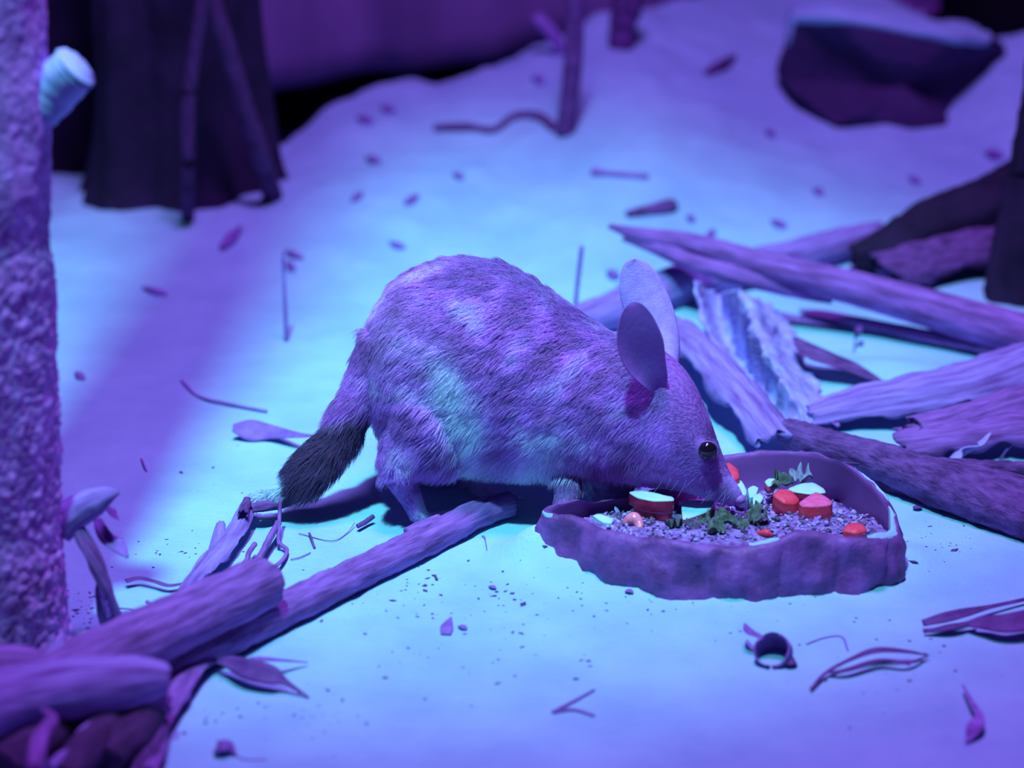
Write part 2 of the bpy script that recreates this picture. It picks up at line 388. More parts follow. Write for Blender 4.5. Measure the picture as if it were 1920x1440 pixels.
rock_block('boulder', [(1225, 40, 0.05), (1235, -6, .03), (1300, -50, .0), (1480, -70, .0), (1640, -62, 0.0), (1752, -30, .03), (1768, 20, .04), (1700, 55, 0), (1480, 60, 0), (1330, 55, 0)],
           1.86, 0.10, M['bark_smooth'], 'pale boulder ridge at the top edge behind the square dark boulder', 'rock')

# ------------------------------------------------------------------ the tree at the left
ground0 = gz(-0.40, -0.26)
tree = thing('tree', (-0.402, -0.262, ground0), 'grey tree trunk with granular bark rising along the left edge', 'tree')
vs, fs = [], []; n, ang = 515, 180
for i in range(n):
    h = -0.03 + 0.80 * i / 499 if i < 500 else 0.77 + 0.12 * (i - 499)
    cx = -0.402 + 0.040 * max(0, h - 0.03); cy = -0.262
    r = 0.0595 + 0.010 * math.exp(-(h + 0.03) / 0.05) - 0.001 * h
    for k in range(ang):
        th = 2 * math.pi * k / ang; d = (math.cos(th), math.sin(th))
        q = (cx + d[0] * r, cy + d[1] * r, h)
        rr = r * (1 + 0.03 * nz(q, 18, 2))
        lump = abs(nz((q[0], q[1], q[2] * 0.7), 150, 4)) + 0.7 * abs(nz((q[0], q[1], q[2] * 0.8), 300, 8))
        rr += 0.0026 * (lump - 0.25) * (0.55 + 0.9 * sm((0.40 - h) / 0.1)) + 0.0022 * nz((q[0], q[1], q[2] * .35), 60, 6)
        if 0.29 < h < 0.37: rr -= 0.0035 * math.exp(-((h - 0.335) / 0.02) ** 2)
        vs.append((cx + d[0] * rr, cy + d[1] * rr, h + ground0))
for i in range(n - 1):
    for k in range(ang): a = i * ang + k; b = i * ang + (k + 1) % ang; fs.append((a, b, b + ang, a + ang))
fs.append(tuple(range(ang))); fs.append(tuple((n - 1) * ang + k for k in range(ang)))
mesh('trunk', vs, fs, M['bark_grain'], tree)
# sawn stub high on the trunk
a = W(62, 185, -0.262); b_ = W(140, 118, -0.275)
vf = tube([(*W(70, 190, -0.262), .021), (*W(95, 172, -0.262), .0185), (*W(118, 150, -0.265), .0175), (*W(142, 128, -0.268), .0172)], n=26, ang=26, rough=0.10, freq=150, jag=0.0, seed=4)
stub = mesh('branch_stub', *vf, M['wood_cut'], tree); stub['label'] = 'pale sawn branch stub high on the trunk'
vf = tube([(*W(141, 129, -0.268), .0168), (*W(144, 126, -0.268), .0160)], n=4, ang=26, rough=0.02, jag=0.0)
mesh('sawn_face', *vf, M['wood_cut'], stub); 
# broken stub low on the trunk
vf = tube([(*W(108, 982, -0.235), .0160), (*W(145, 958, -0.232), .0125), (*W(178, 940, -0.230), .0110), (*W(203, 928, -0.229), .0070), (*W(224, 923, -0.228), .0012)], n=30, ang=20, rough=0.09, freq=90, jag=0.1, seed=8)
s2 = mesh('branch_stub', *vf, M['bark_strip'], tree); s2['label'] = 'pointed broken branch stub low on the trunk'

# dark stump at the back left
pb = G(320, 385)
st = thing('tree_stump', pb, 'broad dark fluted tree stump in the dim back left', 'tree stump')
vs, fs = [], []; n, ang = 44, 90
for i in range(n):
    h = -0.04 + 0.62 * i / (n - 1)
    for k in range(ang):
        th = 2 * math.pi * k / ang
        r = 0.098 + 0.045 * math.exp(-(h + .04) / 0.07) - 0.02 * h
        r *= 1 + 0.10 * math.sin(5 * th + 0.7 + 1.5 * h) + 0.05 * math.sin(11 * th + 2 * h) + 0.10 * nz((math.cos(th), math.sin(th), h * 3), 2.2, 6)
        vs.append((pb.x + 0.0 + r * math.cos(th), pb.y + 0.09 + 0.8 * r * math.sin(th), pb.z + h))
for i in range(n - 1):
    for k in range(ang): a = i * ang + k; b = i * ang + (k + 1) % ang; fs.append((a, b, b + ang, a + ang))
fs.append(tuple(range(ang))); fs.append(tuple((n - 1) * ang + k for k in range(ang)))
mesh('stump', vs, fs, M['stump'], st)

bk = V((W(118, 300, 1.22).x, 1.22, gz(W(118, 300, 1.22).x, 1.22)))
BK = [(bk.x, bk.y, bk.z - .02, .075), (bk.x, bk.y, bk.z + .2, .062), (bk.x + .01, bk.y, bk.z + .5, .058), (bk.x + .02, bk.y, bk.z + .9, .055)]
# ------------------------------------------------------------------ sticks
def stick(name, pts, m, label, cat, **kw):
    vf = tube(pts, **kw); return tag(recentre(mesh(name, *vf, M[m])), label, cat)
def gp(px, py, r, up=0.0): return (*G(px, py, r * 0.75 + up), r)       # lying on the sand
def lean(px, py, Y, r): return (*W(px, py, Y), r)
# background saplings and posts
b0 = G(512, 372)
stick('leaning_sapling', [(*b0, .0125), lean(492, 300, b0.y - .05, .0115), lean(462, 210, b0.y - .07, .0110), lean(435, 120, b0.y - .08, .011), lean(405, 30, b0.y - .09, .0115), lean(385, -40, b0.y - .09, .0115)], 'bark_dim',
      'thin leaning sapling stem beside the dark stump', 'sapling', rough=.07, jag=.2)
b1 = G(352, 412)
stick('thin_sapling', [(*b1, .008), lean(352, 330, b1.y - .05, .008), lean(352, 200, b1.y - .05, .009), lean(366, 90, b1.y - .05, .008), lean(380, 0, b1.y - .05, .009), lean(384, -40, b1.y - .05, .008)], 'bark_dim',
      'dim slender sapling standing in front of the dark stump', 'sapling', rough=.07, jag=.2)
b2 = G(1060, 250)
stick('upright_stick', [(*b2, .0135), lean(1066, 200, b2.y, .0125), lean(1074, 120, b2.y, .0125), lean(1078, 40, b2.y, .0115), lean(1075, -40, b2.y, .0115)], 'bark_dark',
      'slim upright stick planted in the sand at top centre', 'stick', rough=.06, jag=.2)
b3 = G(1165, 88)
stick('upright_stick', [(*b3, .018), lean(1166, 50, b3.y, .0175), lean(1175, 15, b3.y, .0215), lean(1180, -40, b3.y, .024)], 'bark_dark',
      'thick short post at the top edge right of the slim upright stick', 'stick', rough=.08, jag=.2)
stick('broken_stick', [(*G(1052, 100, 0.0), .008), lean(1038, 66, G(1052, 100).y, .009), lean(1005, 32, G(1052, 100).y + .01, .009)], 'bark_strip',
      'short broken stick poking up left of the slim upright stick', 'stick', rough=.06, n=14)
stick('shadow_strand', [gp(815, 240, .005), gp(870, 238, .006), gp(925, 243, .005), gp(965, 218, .005), gp(1010, 218, .006), gp(1040, 240, .007)], 'bark_dark',
      'wavy dark strand standing in for the shadow of the slim upright stick', 'shadow strand', rough=.1, n=40, ang=8)  # dark strand modelled as the cast shadow of the upright stick
b4 = G(537, 640)
stick('dry_stalk', [(*b4, .0026), lean(535, 580, b4.y, .0022), lean(530, 470, b4.y, .0018)], 'bark_strip', 'blurred thin upright stalk on the sand left of the animal', 'stalk', rough=.06, n=20, ang=8)
b5 = G(1076, 606)
stick('dry_stalk', [(*b5, .0023), lean(1082, 540, b5.y, .0023), lean(1091, 462, b5.y, .0026)], 'leaf', 'thin stalk sticking up behind the shoulders of the animal', 'stalk', rough=.06, n=20, ang=8)
for (px, py, r, lab) in ((1345, 130, .007, 'dark chip on the mound left of the square boulder'),):
    stick('bark_chip', [gp(px - 22, py + 8, .004), gp(px, py - 5, r), gp(px + 30, py - 22, .005)], 'bark_dark', lab, 'bark chip', n=12, ang=8)
stick('bark_chip', [gp(1110, 322, .006), gp(1150, 326, .004), gp(1215, 332, .004)], 'bark_strip', 'pale flat chip on the sand in front of the mound', 'bark chip', n=14, ang=8)
stick('bark_chip', [gp(1175, 402, .005), gp(1210, 395, .007), gp(1255, 386, .009), gp(1262, 380, .003)], 'bark_dark', 'dark chip just behind the split end of the long branch', 'bark chip', n=14, ang=8)

stick('dark_filler_trunk', BK, 'stump', 'black trunk added to darken the gap between the grey tree and the stump', 'tree', n=40, ang=26, rough=.08, freq=20)  # added trunk, near black, covers the wall to darken this corner
# right hand branches
stick('long_branch', [(*G(1142, 424, .088), .003), (*G(1200, 440, .084), .008), (*G(1290, 455, .079), .0115), (*G(1400, 487, .072), .014), (*G(1500, 515, .064), .016), (*G(1640, 550, .050), .019), (*G(1780, 590, .038), .021), (*G(1920, 628, .030), .0220), (*G(2050, 664, .026), .0225)],
      'bark_smooth', 'long smooth branch slanting down to the right edge', 'branch', n=110, ang=26, rough=.05, freq=40, jag=.5, groove=(R(-70), .28, .45))
stick('split_prong', [(*G(1168, 447, .078), .003), (*G(1230, 464, .072), .008), (*G(1300, 493, .064), .0095), (*G(1400, 520, .056), .0105), (*G(1500, 545, .045), .009), (*G(1560, 562, .034), .005)],
      'bark_smooth', 'lower prong of split bark under the long branch', 'branch', n=60, ang=18, rough=.07, freq=50)
stick('bark_lath', [(*G(1500, 582, .006), .003), (*G(1540, 590, .007), .0085), (*G(1620, 606, .009), .010), (*G(1720, 626, .010), .011), (*G(1850, 652, .010), .011), (*G(2000, 684, .010), .011)],
      'bark_smooth', 'narrow bark lath lying in the shadow of the long branch', 'bark', n=60, ang=14, rough=.06, flat=.55)
stick('fallen_branch', [(*G(1060, 615, .018), .019), (*G(1130, 590, .019), .0205), (*G(1210, 558, .020), .0210), (*G(1300, 524, .020), .0215), (*G(1400, 504, .020), .0215), (*G(1500, 478, .020), .020), (*G(1580, 456, .020), .0185), (*G(1650, 436, .020), .014)],
      'bark_strip', 'fallen branch running behind the ears under the long branch', 'branch', n=70, ang=22, rough=.09, freq=40)
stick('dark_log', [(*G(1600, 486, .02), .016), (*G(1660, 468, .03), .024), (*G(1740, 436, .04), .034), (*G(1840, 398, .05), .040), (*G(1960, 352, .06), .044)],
      'stump', 'log coloured dark for shadow above the right end of the long branch', 'log', n=60, ang=30, rough=.10, freq=26, ridges=7)  # shadow on the log is put into its near-black colour
stick('knobbed_twig', [lean(1590, 438, .80, .006), lean(1625, 440, .78, .0065), lean(1648, 452, .76, .010), lean(1665, 455, .76, .009), lean(1690, 480, .74, .0055), lean(1712, 500, .72, .004)],
      'bark_strip', 'short knobbed twig resting on the dark log', 'twig', n=34, ang=12, rough=.12)
stick('knobbed_twig', [lean(1632, 494, .70, .004), lean(1650, 506, .69, .006), lean(1672, 520, .68, .006)], 'bark_strip', 'stubby twig end poking up behind the long branch', 'twig', n=14, ang=10)
bT = G(1905, 566)
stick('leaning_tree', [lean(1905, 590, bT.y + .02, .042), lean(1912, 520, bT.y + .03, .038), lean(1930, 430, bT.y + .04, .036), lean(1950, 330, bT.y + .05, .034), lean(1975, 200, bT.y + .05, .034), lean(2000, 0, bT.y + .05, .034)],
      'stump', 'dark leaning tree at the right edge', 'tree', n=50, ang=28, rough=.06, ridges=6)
stick('rough_branch', [(*G(1462, 806, .026), .004), (*G(1480, 812, .026), .0135), (*G(1560, 838, .026), .0150), (*G(1660, 868, .024), .0175), (*G(1760, 908, .020), .0205), (*G(1850, 945, .018), .0190), (*G(1960, 985, .016), .0180)],
      'bark_dark', 'rough dark branch reaching over the right rim of the bowl', 'branch', n=90, ang=30, rough=.10, freq=90, jag=.5)
stick('side_branch', [(*G(1760, 872, .022), .0075), (*G(1830, 876, .020), .0070), (*G(1930, 880, .018), .0072), (*G(1990, 884, .016), .007)],
      'bark_dark', 'thin side branch above the rough dark branch at the right edge', 'branch', n=44, ang=14, rough=.16, freq=110)
stick('fine_twig', [(*G(1874, 862, .0), .0010), (*G(1893, 838, .012), .0013), (*G(1922, 815, .02), .0013)], 'twig', 'fine twig rising from the thin side branch', 'twig', n=16, ang=6)

# bark slabs and sheets at the right
def slab_thing(name, pts, m, label, cat='bark', **kw):
    vf = slab(pts, **kw); return tag(recentre(mesh(name, *vf, M[m])), label, cat, 'layered bark slabs at the right' if name == 'bark_slab' else None)
slab_thing('bark_plank', [(*G(1262, 640, .020), .028), (*G(1320, 690, .022), .026), (*G(1370, 745, .020), .027), (*G(1420, 805, .016), .027), (*G(1462, 856, .010), .026)], 'bark_strip',
           'broad bark strip sloping down behind the head to the bowl', a0=-62, a1=58, th=.005, rough=.10, seed=3, jag=.016, edge=.01)
slab_thing('bark_slab', [(*G(1505, 800, .004), .018), (*G(1600, 782, .006), .028), (*G(1720, 768, .008), .034), (*G(1830, 745, .012), .036), (*G(1940, 712, .018), .038), (*G(2020, 690, .02), .038)], 'bark_strip',
           'wide curved bark slab lying pale side up above the rough branch', a0=-85, a1=75, th=.005, rough=.09, seed=6, jag=.02, edge=.012, wav=.03)
slab_thing('bark_slab', [(*G(1650, 748, .024), .012), (*G(1760, 728, .028), .013), (*G(1850, 708, .034), .012), (*G(1960, 676, .04), .012)], 'bark_strip',
           'narrow curled bark strip along the top of the wide slab', a0=-70, a1=80, th=.003, rough=.14, seed=9, jag=.012, edge=.01)
slab_thing('bark_slab', [(*G(1710, 822, .016), .022), (*G(1790, 806, .020), .022), (*G(1860, 784, .026), .022), (*G(1960, 756, .03), .022)], 'bark_smooth',
           'layered bark strip under the wide slab at the right edge', a0=-60, a1=80, th=.003, rough=.12, seed=12, jag=.015, edge=.012)
slab_thing('bark_slab', [(*G(1690, 850, .004), .026), (*G(1770, 842, .006), .028), (*G(1850, 832, .008), .028), (*G(1960, 822, .010), .028)], 'bark_smooth',
           'lowest bark layer lying flat between wide slab and thin side branch', a0=-75, a1=75, th=.003, rough=.12, seed=15, jag=.02, edge=.012)
slab_thing('bark_trough', [(*G(1575, 880, .0), .018), (*G(1650, 900, -.004), .030), (*G(1740, 925, -.006), .034), (*G(1840, 948, -.006), .034), (*G(1960, 975, -.006), .032)], 'bark_dark',
           'dark curved bark trough lying below the rough dark branch', a0=-75, a1=88, th=.004, rough=.08, seed=18, jag=.02, edge=.008)
vf = leaf_geo([G(1512, 872, .014), G(1560, 866, .020), G(1620, 868, .020), G(1690, 872, .016)], [.006, .012, .012, .004], fold=.3)
tag(recentre(mesh('bark_shred', *vf, M['bark_dark'])), 'dark bark shred behind the bowl rim under the rough branch', 'bark')
vf = tube([(*G(1500, 848, .02), .004), (*G(1506, 868, .012), .004), (*G(1512, 888, .002), .003)], n=12, ang=8)
tag(recentre(mesh('bark_shred', *vf, M['bark_smooth'])), 'small upright bark splinter at the tip of the rough branch', 'bark')
vf = tube([(*G(1555, 848, .012), .003), (*G(1562, 862, .012), .004), (*G(1558, 880, .004), .003)], n=12, ang=8)
tag(recentre(mesh('bark_shred', *vf, M['bark_dark'])), 'curled dark splinter hanging beneath the rough branch', 'bark')
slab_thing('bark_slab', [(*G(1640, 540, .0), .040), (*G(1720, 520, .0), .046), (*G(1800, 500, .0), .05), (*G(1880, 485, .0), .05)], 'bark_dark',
           'broad dark bark slab added for the shaded sand between long branch and dark log', a0=-80, a1=70, th=.004, rough=.08, seed=71, jag=.02, edge=.012)  # added slab; its dark colour stands in for dim sand
# crumpled pale bark sheet
def crumple(u, v, q):
    a = 1 - abs(nz((q[0] + q[1] * .3, q[1] * .7, 0), 30, 3)) * 2.2; b = 1 - abs(nz((q[0] + q[1] * .6, q[1] * .5, 0), 62, 7)) * 2.2
    return 0.0075 * max(0, a) ** 2 + 0.0045 * max(0, b) ** 2 - .006 + 0.0008 * nz(q, 150, 2)
grid = [[G(*c) for c in row] for row in (
    [(1308, 524, .085), (1345, 548, .045), (1392, 543, .075), (1440, 570, .030), (1480, 600, .012)],
    [(1318, 590, .060), (1365, 612, .020), (1408, 600, .066), (1462, 632, .026), (1500, 650, .010)],
    [(1345, 655, .036), (1386, 668, .008), (1432, 655, .055), (1485, 685, .022), (1525, 705, .006)],
    [(1390, 705, .018), (1425, 722, .010), (1466, 712, .040), (1515, 740, .014), (1550, 752, .004)],
    [(1428, 765, .008), (1460, 780, .010), (1502, 772, .022), (1545, 790, .008), (1572, 798, .002)],
    [(1460, 820, .002), (1490, 825, .005), (1526, 822, .008), (1560, 824, .003), (1590, 826, .001)])]
vf = sheet(grid, .0022, crumple, 64); tag(recentre(mesh('bark_sheet', *vf, M['bark_pale'])), 'crumpled pale sheet of bark behind the head of the animal', 'bark')
vf = leaf_geo([G(1490, 634, .03), G(1530, 668, .022), G(1590, 690, .014), G(1640, 712, .006), G(1665, 722, .001)], [.003, .016, .015, .008, .0008], fold=.15)
tag(recentre(mesh('bark_flake', *vf, M['bark_dark'])), 'dark pointed bark flake right of the crumpled bark sheet', 'bark')
vf = leaf_geo([G(1520, 768, .012), G(1548, 780, .014), G(1572, 800, .010)], [.003, .006, .002], fold=.3)
tag(recentre(mesh('bark_flake', *vf, M['bark_strip'])), 'small torn bark flake at the foot of the crumpled sheet', 'bark')
vf = leaf_geo([G(1612, 610, .02), G(1610, 622, .018), G(1604, 640, .006), G(1601, 662, .0)], [.0012, .004, .001, .0008], fold=.3)
tag(recentre(mesh('curled_leaf', *vf, M['leaf_dark'])), 'tiny dark leaf hanging below the bark lath', 'leaf')
vf = leaf_geo([G(1786, 872, .004), G(1815, 850, .016), G(1838, 836, .028), G(1858, 812, .034)], [.008, .010, .004, .001], fold=.4)
tag(recentre(mesh('bark_flake', *vf, M['bark_pale'])), 'pale pointed bark flake beside the thin side branch', 'bark')

# ================================================================== LEFT FOREGROUND BARK AND LITTER
stick('long_stick', [(*G(955, 945, .012), .0115), (*G(900, 962, .012), .0125), (*G(820, 1002, .012), .0135), (*G(720, 1052, .012), .0135), (*G(600, 1110, .013), .0140), (*G(480, 1168, .014), .0150), (*G(380, 1215, .014), .0155), (*G(270, 1275, .014), .015), (*G(180, 1320, .014), .013)],
      'bark_smooth', 'long split stick lying from the hind foot to the lower left', 'stick', n=120, ang=26, rough=.10, freq=70, groove=(R(-8), .17, .55))
stick('stick_splinter', [(*G(762, 1000, .022), .005), (*G(790, 988, .022), .0055), (*G(822, 972, .022), .004)], 'bark_smooth', 'short splinter lifting off the long split stick by the hind foot', 'splinter', n=18, ang=10)
vf = slab([(*G(495, 1092, .042), .0212), (*G(440, 1118, .044), .0217), (*G(350, 1160, .046), .0222), (*G(250, 1208, .046), .0232), (*G(150, 1255, .044), .0232), (*G(80, 1290, .04), .0212)], n=70, seg=30, a0=-150, a1=140, th=.004, rough=.07, seed=2, jag=.006, edge=.004)
tag(recentre(mesh('bark_roll', *vf, M['bark_smooth'])), 'thick rolled bark tube lying along the long split stick', 'bark')
vf = slab([(*G(304, 1272, .050), .013), (*G(240, 1278, .052), .020), (*G(140, 1292, .052), .023), (*G(40, 1312, .052), .024), (*G(-60, 1335, .052), .024)], n=50, seg=24, a0=-130, a1=60, th=.004, rough=.10, seed=21, jag=.006, edge=.006)
tag(recentre(mesh('bark_roll', *vf, M['bark_strip'])), 'pale blunt ended bark curl crossing the lower left corner', 'bark')
# splayed bark strip
def sl(pts, m, label, name='bark_strip', **kw):
    vf = slab(pts, **kw); return tag(recentre(mesh(name, *vf, M[m])), label, 'bark')
sl([(*G(330, 1150, .006), .009), (*G(365, 1100, .006), .010), (*G(400, 1060, .006), .012), (*G(440, 1010, .006), .011), (*G(462, 968, .010), .010), (*G(474, 944, .012), .008)], 'bark_strip',
   'flat splayed bark strip rising from the bark roll to the white tail tip', a0=-65, a1=65, th=.002, rough=.12, seed=31, jag=.008, edge=.008)
sl([(*G(395, 1060, .008), .005), (*G(408, 1020, .012), .006), (*G(414, 985, .016), .004)], 'bark_strip', 'narrow forked prong left of the splayed bark strip', a0=-70, a1=70, th=.0018, rough=.12, seed=33, jag=.004, edge=.003, n=20)
sl([(*G(470, 958, .016), .006), (*G(500, 952, .018), .006), (*G(540, 946, .012), .003)], 'bark_dark', 'dark curled bark end beside the white tail tip', a0=-100, a1=90, th=.002, rough=.15, seed=35, jag=.006, edge=.003, n=20)
sl([(*G(455, 965, .022), .005), (*G(463, 940, .024), .004)], 'bark_dark', 'small dark bark nub at the top of the splayed strip', a0=-120, a1=120, th=.0015, n=12, seed=36, jag=.004)
sl([(*W(138, 985, -.235), .007), (*W(165, 1040, -.240), .009), (*W(185, 1100, -.240), .010), (*W(205, 1160, -.235), .0105), (*W(222, 1210, -.23), .010)], 'bark_smooth',
   'leaning curved bark strip beside the foot of the tree trunk', a0=-100, a1=80, th=.003, rough=.10, seed=37, jag=.005, edge=.004)
sl([(*W(156, 1010, -.238), .003), (*W(172, 1050, -.243), .004), (*W(190, 1110, -.243), .004), (*W(202, 1150, -.238), .003)], 'bark_grain',
   'crusty pale sliver along the leaning curved bark strip', a0=-100, a1=100, th=.002, rough=.35, freq=160, seed=38, jag=.004)
sl([(*G(392, 1232, .006), .011), (*G(345, 1290, .004), .013), (*G(312, 1345, .004), .013), (*G(290, 1400, .004), .012), (*G(270, 1470, .004), .012)], 'bark_smooth',
   'flat bark strip running down from the long split stick', a0=-60, a1=60, th=.003, rough=.10, seed=41, jag=.008, edge=.006)
sl([(*G(-20, 1262, .05), .018), (*G(40, 1256, .05), .018), (*G(100, 1262, .046), .012)], 'bark_smooth', 'short bark piece at the foot of the tree trunk', a0=-90, a1=90, th=.003, n=24, seed=43)
for k, (pts, lab) in enumerate((
        ([(*G(66, 1262, .05), .003), (*G(92, 1232, .06), .005), (*G(116, 1205, .065), .004)], 'pale splinter leaning on the foot of the tree trunk'),
        ([(*G(100, 1262, .05), .004), (*G(130, 1238, .052), .007), (*G(165, 1218, .05), .004)], 'bark splinter between tree trunk and bark roll'),
        ([(*G(62, 1450, .05), .0065), (*G(76, 1385, .055), .006), (*G(98, 1350, .055), .0045), (*G(78, 1330, .06), .002)], 'bent twig standing in the dark hollow at lower left'),
        ([(*G(90, 1440, .03), .004), (*G(120, 1420, .03), .005), (*G(150, 1414, .03), .004)], 'curved twig along the bottom edge at lower left'),
        ([(*G(138, 1398, .03), .004), (*G(165, 1372, .034), .006), (*G(194, 1350, .034), .003)], 'short slanting twig in the litter at lower left'),
        ([(*G(205, 1425, .02), .010), (*G(250, 1375, .024), .014), (*G(296, 1320, .026), .010)], 'dark stick slanting through the litter at lower left'),
        ([(*G(120, 1460, .02), .012), (*G(170, 1398, .026), .014), (*G(228, 1335, .03), .011)], 'dark stick nearest the bark curl in the litter'),
        ([(*G(10, 1440, .02), .016), (*G(60, 1400, .026), .017), (*G(130, 1350, .03), .014)], 'leftmost dark stick in the litter below the bark curl'),
        ([(*G(262, 1450, .01), .007), (*G(282, 1405, .012), .008), (*G(300, 1365, .016), .006)], 'small dark stick beside the flat bark strip'),
        ([(*G(215, 1338, .034), .008), (*G(262, 1322, .034), .011), (*G(306, 1318, .03), .009)], 'short bark stub under the blunt end of the bark curl'))):
    stick('litter_stick', pts, ('bark_strip', 'bark_smooth', 'bark_smooth', 'bark_strip', 'bark_strip', 'bark_dim', 'bark_dim', 'bark_dim', 'bark_dark', 'bark_smooth')[k], lab, 'twig', n=24, ang=14, rough=.12)['group'] = 'sticks in the litter at lower left'  # dimmest bark on three sticks paints the shade of the crevices
sl([(*G(-60, 1400, .0), .035), (*G(60, 1370, .0), .035), (*G(150, 1345, .0), .032), (*G(225, 1325, .0), .024)], 'bark_dim', 'broad dark bark slab added for the shade under the bark curl', a0=-75, a1=60, th=.004, rough=.14, seed=47, jag=.02, edge=.012)  # dark slab added to paint the shaded hollow under the curl

# leaves
def leaf(name, pts, wd, m, label, cat='leaf', **kw):
    vf = leaf_geo(pts, wd, **kw); return tag(recentre(mesh(name, *vf, M[m])), label, cat, {'gum_leaf': 'fallen gum leaves', 'thin_leaf': 'narrow dry leaves', 'leaf_scrap': 'leaf scraps on the sand'}[name])
leaf('gum_leaf', [G(592, 818, .020), G(560, 817, .014), G(510, 812, .007), (G(470, 808, .008)), G(436, 803, .012)], [.0012, .0034, .0080, .0115, .0040], 'leaf', 'paddle shaped gum leaf on the sand left of the tail', fold=.08, tw0=.35, twist=.45)
leaf('gum_leaf', [W(181, 955, -.205), W(186, 985, -.215), W(200, 1012, -.222), W(222, 1026, -.226), W(240, 1046, -.232)], [.0012, .0042, .0060, .0062, .0010], 'leaf', 'drooping gum leaf under the pointed stub of the tree trunk', twist=-.5)
leaf('gum_leaf', [W(200, 940, -.215), W(206, 955, -.218), W(214, 968, -.222), W(224, 976, -.225)], [.003, .004, .0025, .0006], 'leaf', 'small torn leaf hanging from the pointed stub')
leaf('thin_leaf', [G(236, 1092, .005), G(262, 1086, .006), (G(290, 1092, .006)), G(318, 1100, .005), G(356, 1092, .004)], [.0035, .0026, .0022, .0026, .0006], 'leaf_dark', 'slender dark leaf on the sand above the bark roll')
leaf('gum_leaf', [G(400, 1240, .010), G(430, 1243, .012), G(470, 1258, .013), G(510, 1268, .012), G(535, 1280, .008), G(580, 1308, .001)], [.001, .0052, .0085, .0075, .0030, .0005], 'leaf_dark', 'dark curled gum leaf on the sand below the long split stick', fold=.25, tw0=-.5, twist=-.3)
leaf('thin_leaf', [G(468, 1236, .014), G(490, 1238, .014), G(530, 1240, .010), G(576, 1243, .003)], [.0015, .0035, .0022, .0005], 'leaf', 'thin leaf tip over the dark curled gum leaf')
leaf('gum_leaf', [G(402, 1412, .002), G(416, 1402, .006), G(425, 1398, .006), G(442, 1414, .002)], [.002, .006, .005, .0008], 'leaf', 'small three cornered leaf scrap at the bottom left of the sand')
stick('curved_stalk', [gp(436, 1414, .0006), gp(460, 1424, .0006), gp(500, 1424, .0005)], 'twig', 'thin curved stalk of the three cornered scrap', 'stalk', n=16, ang=6)
# the rolled leaf at lower right
q0 = G(1446, 1246)
sl([(*W(1447, 1216, q0.y), .0138), (*W(1452, 1224, q0.y + .008), .0135), (*W(1457, 1233, q0.y + .016), .0100), (*W(1459, 1238, q0.y + .020), .0040)], 'leaf', 'rolled dry leaf cup on the sand at lower right', name='rolled_leaf', a0=-180, a1=172, th=.0014, rough=.12, seed=51, jag=.005, edge=.003, n=24, seg=28)
leaf('leaf_scrap', [G(1472, 1238, .004), G(1482, 1236, .006), G(1490, 1240, .002)], [.004, .006, .002], 'leaf_dark', 'dark leaf scrap touching the right side of the rolled leaf cup', tw0=-.6)
leaf('gum_leaf', [G(1396, 1170, .016), G(1404, 1186, .016), G(1420, 1194, .014), G(1434, 1202, .012)], [.0008, .004, .0035, .0008], 'leaf', 'pointed leaf scrap touching the rolled leaf cup')
leaf('thin_leaf', [G(1520, 1294, .002), G(1550, 1262, .004), G(1600, 1236, .008), G(1645, 1222, .010), G(1700, 1224, .008), G(1742, 1230, .004)], [.0012, .0016, .0022, .0042, .0030, .0005], 'leaf_dark', 'upper blade of the forked dry leaf at lower right')
leaf('thin_leaf', [G(1550, 1263, .003), G(1590, 1258, .005), G(1650, 1240, .006), G(1700, 1245, .005), G(1738, 1232, .003)], [.0012, .0028, .0024, .0020, .0005], 'leaf_dark', 'lower blade of the forked dry leaf at lower right')
stick('curved_stalk', [gp(1512, 1208, .0007), gp(1545, 1196, .0008), gp(1578, 1194, .0008), gp(1590, 1220, .0007)], 'bark_strip', 'faint hooked stalk beside the rolled leaf cup', 'stalk', n=24, ang=6)
leaf('gum_leaf', [G(1730, 1170, .006), G(1770, 1160, .010), G(1810, 1150, .010), G(1860, 1138, .006), G(1935, 1122, .004)], [.003, .0046, .0040, .0018, .0016], 'leaf_dark', 'uppermost dark leaf at the right edge of the foreground',fold=.25, tw0=-.5)
leaf('gum_leaf', [G(1732, 1188, .002), G(1780, 1180, .005), G(1830, 1168, .006)], [.0012, .0042, .0015], 'leaf_dark', 'middle slim dark leaf at the right edge of the foreground', fold=.4)
leaf('gum_leaf', [G(1812, 1172, .006), G(1850, 1170, .010), G(1890, 1172, .012), G(1960, 1160, .012)], [.002, .007, .009, .010], 'leaf_dark', 'lowest broad dark leaf at the right edge of the foreground',fold=.25, tw0=-.5)
leaf('gum_leaf', [G(1805, 1286, .006), G(1822, 1318, .008), G(1836, 1345, .006), G(1828, 1368, .004), G(1812, 1394, .001)], [.0008, .0016, .0030, .0062, .001], 'bark_strip', 'faint curved leaf near the lower right corner', fold=.4)
stick('forked_twig', [gp(1036, 1336, .0014), gp(1070, 1318, .0014), gp(1114, 1294, .0010)], 'bark_strip', 'upper arm of the V shaped twig at bottom centre', 'twig', n=16, ang=8)
stick('forked_twig', [gp(1036, 1336, .0014), gp(1075, 1331, .0014), gp(1114, 1342, .0012)], 'bark_strip', 'lower arm of the V shaped twig at bottom centre', 'twig', n=16, ang=8)
leaf('leaf_scrap', [G(836, 1190, .001), G(838, 1176, .002), G(846, 1158, .001)], [.004, .0048, .0006], 'leaf', 'larger flat leaf scrap alone on the sand below the long stick', fold=.05)
leaf('leaf_scrap', [G(862, 1174, .001), G(868, 1176, .002), G(875, 1180, .001)], [.002, .0028, .0015], 'leaf', 'smaller leaf scrap right of the larger flat scrap', fold=.05)
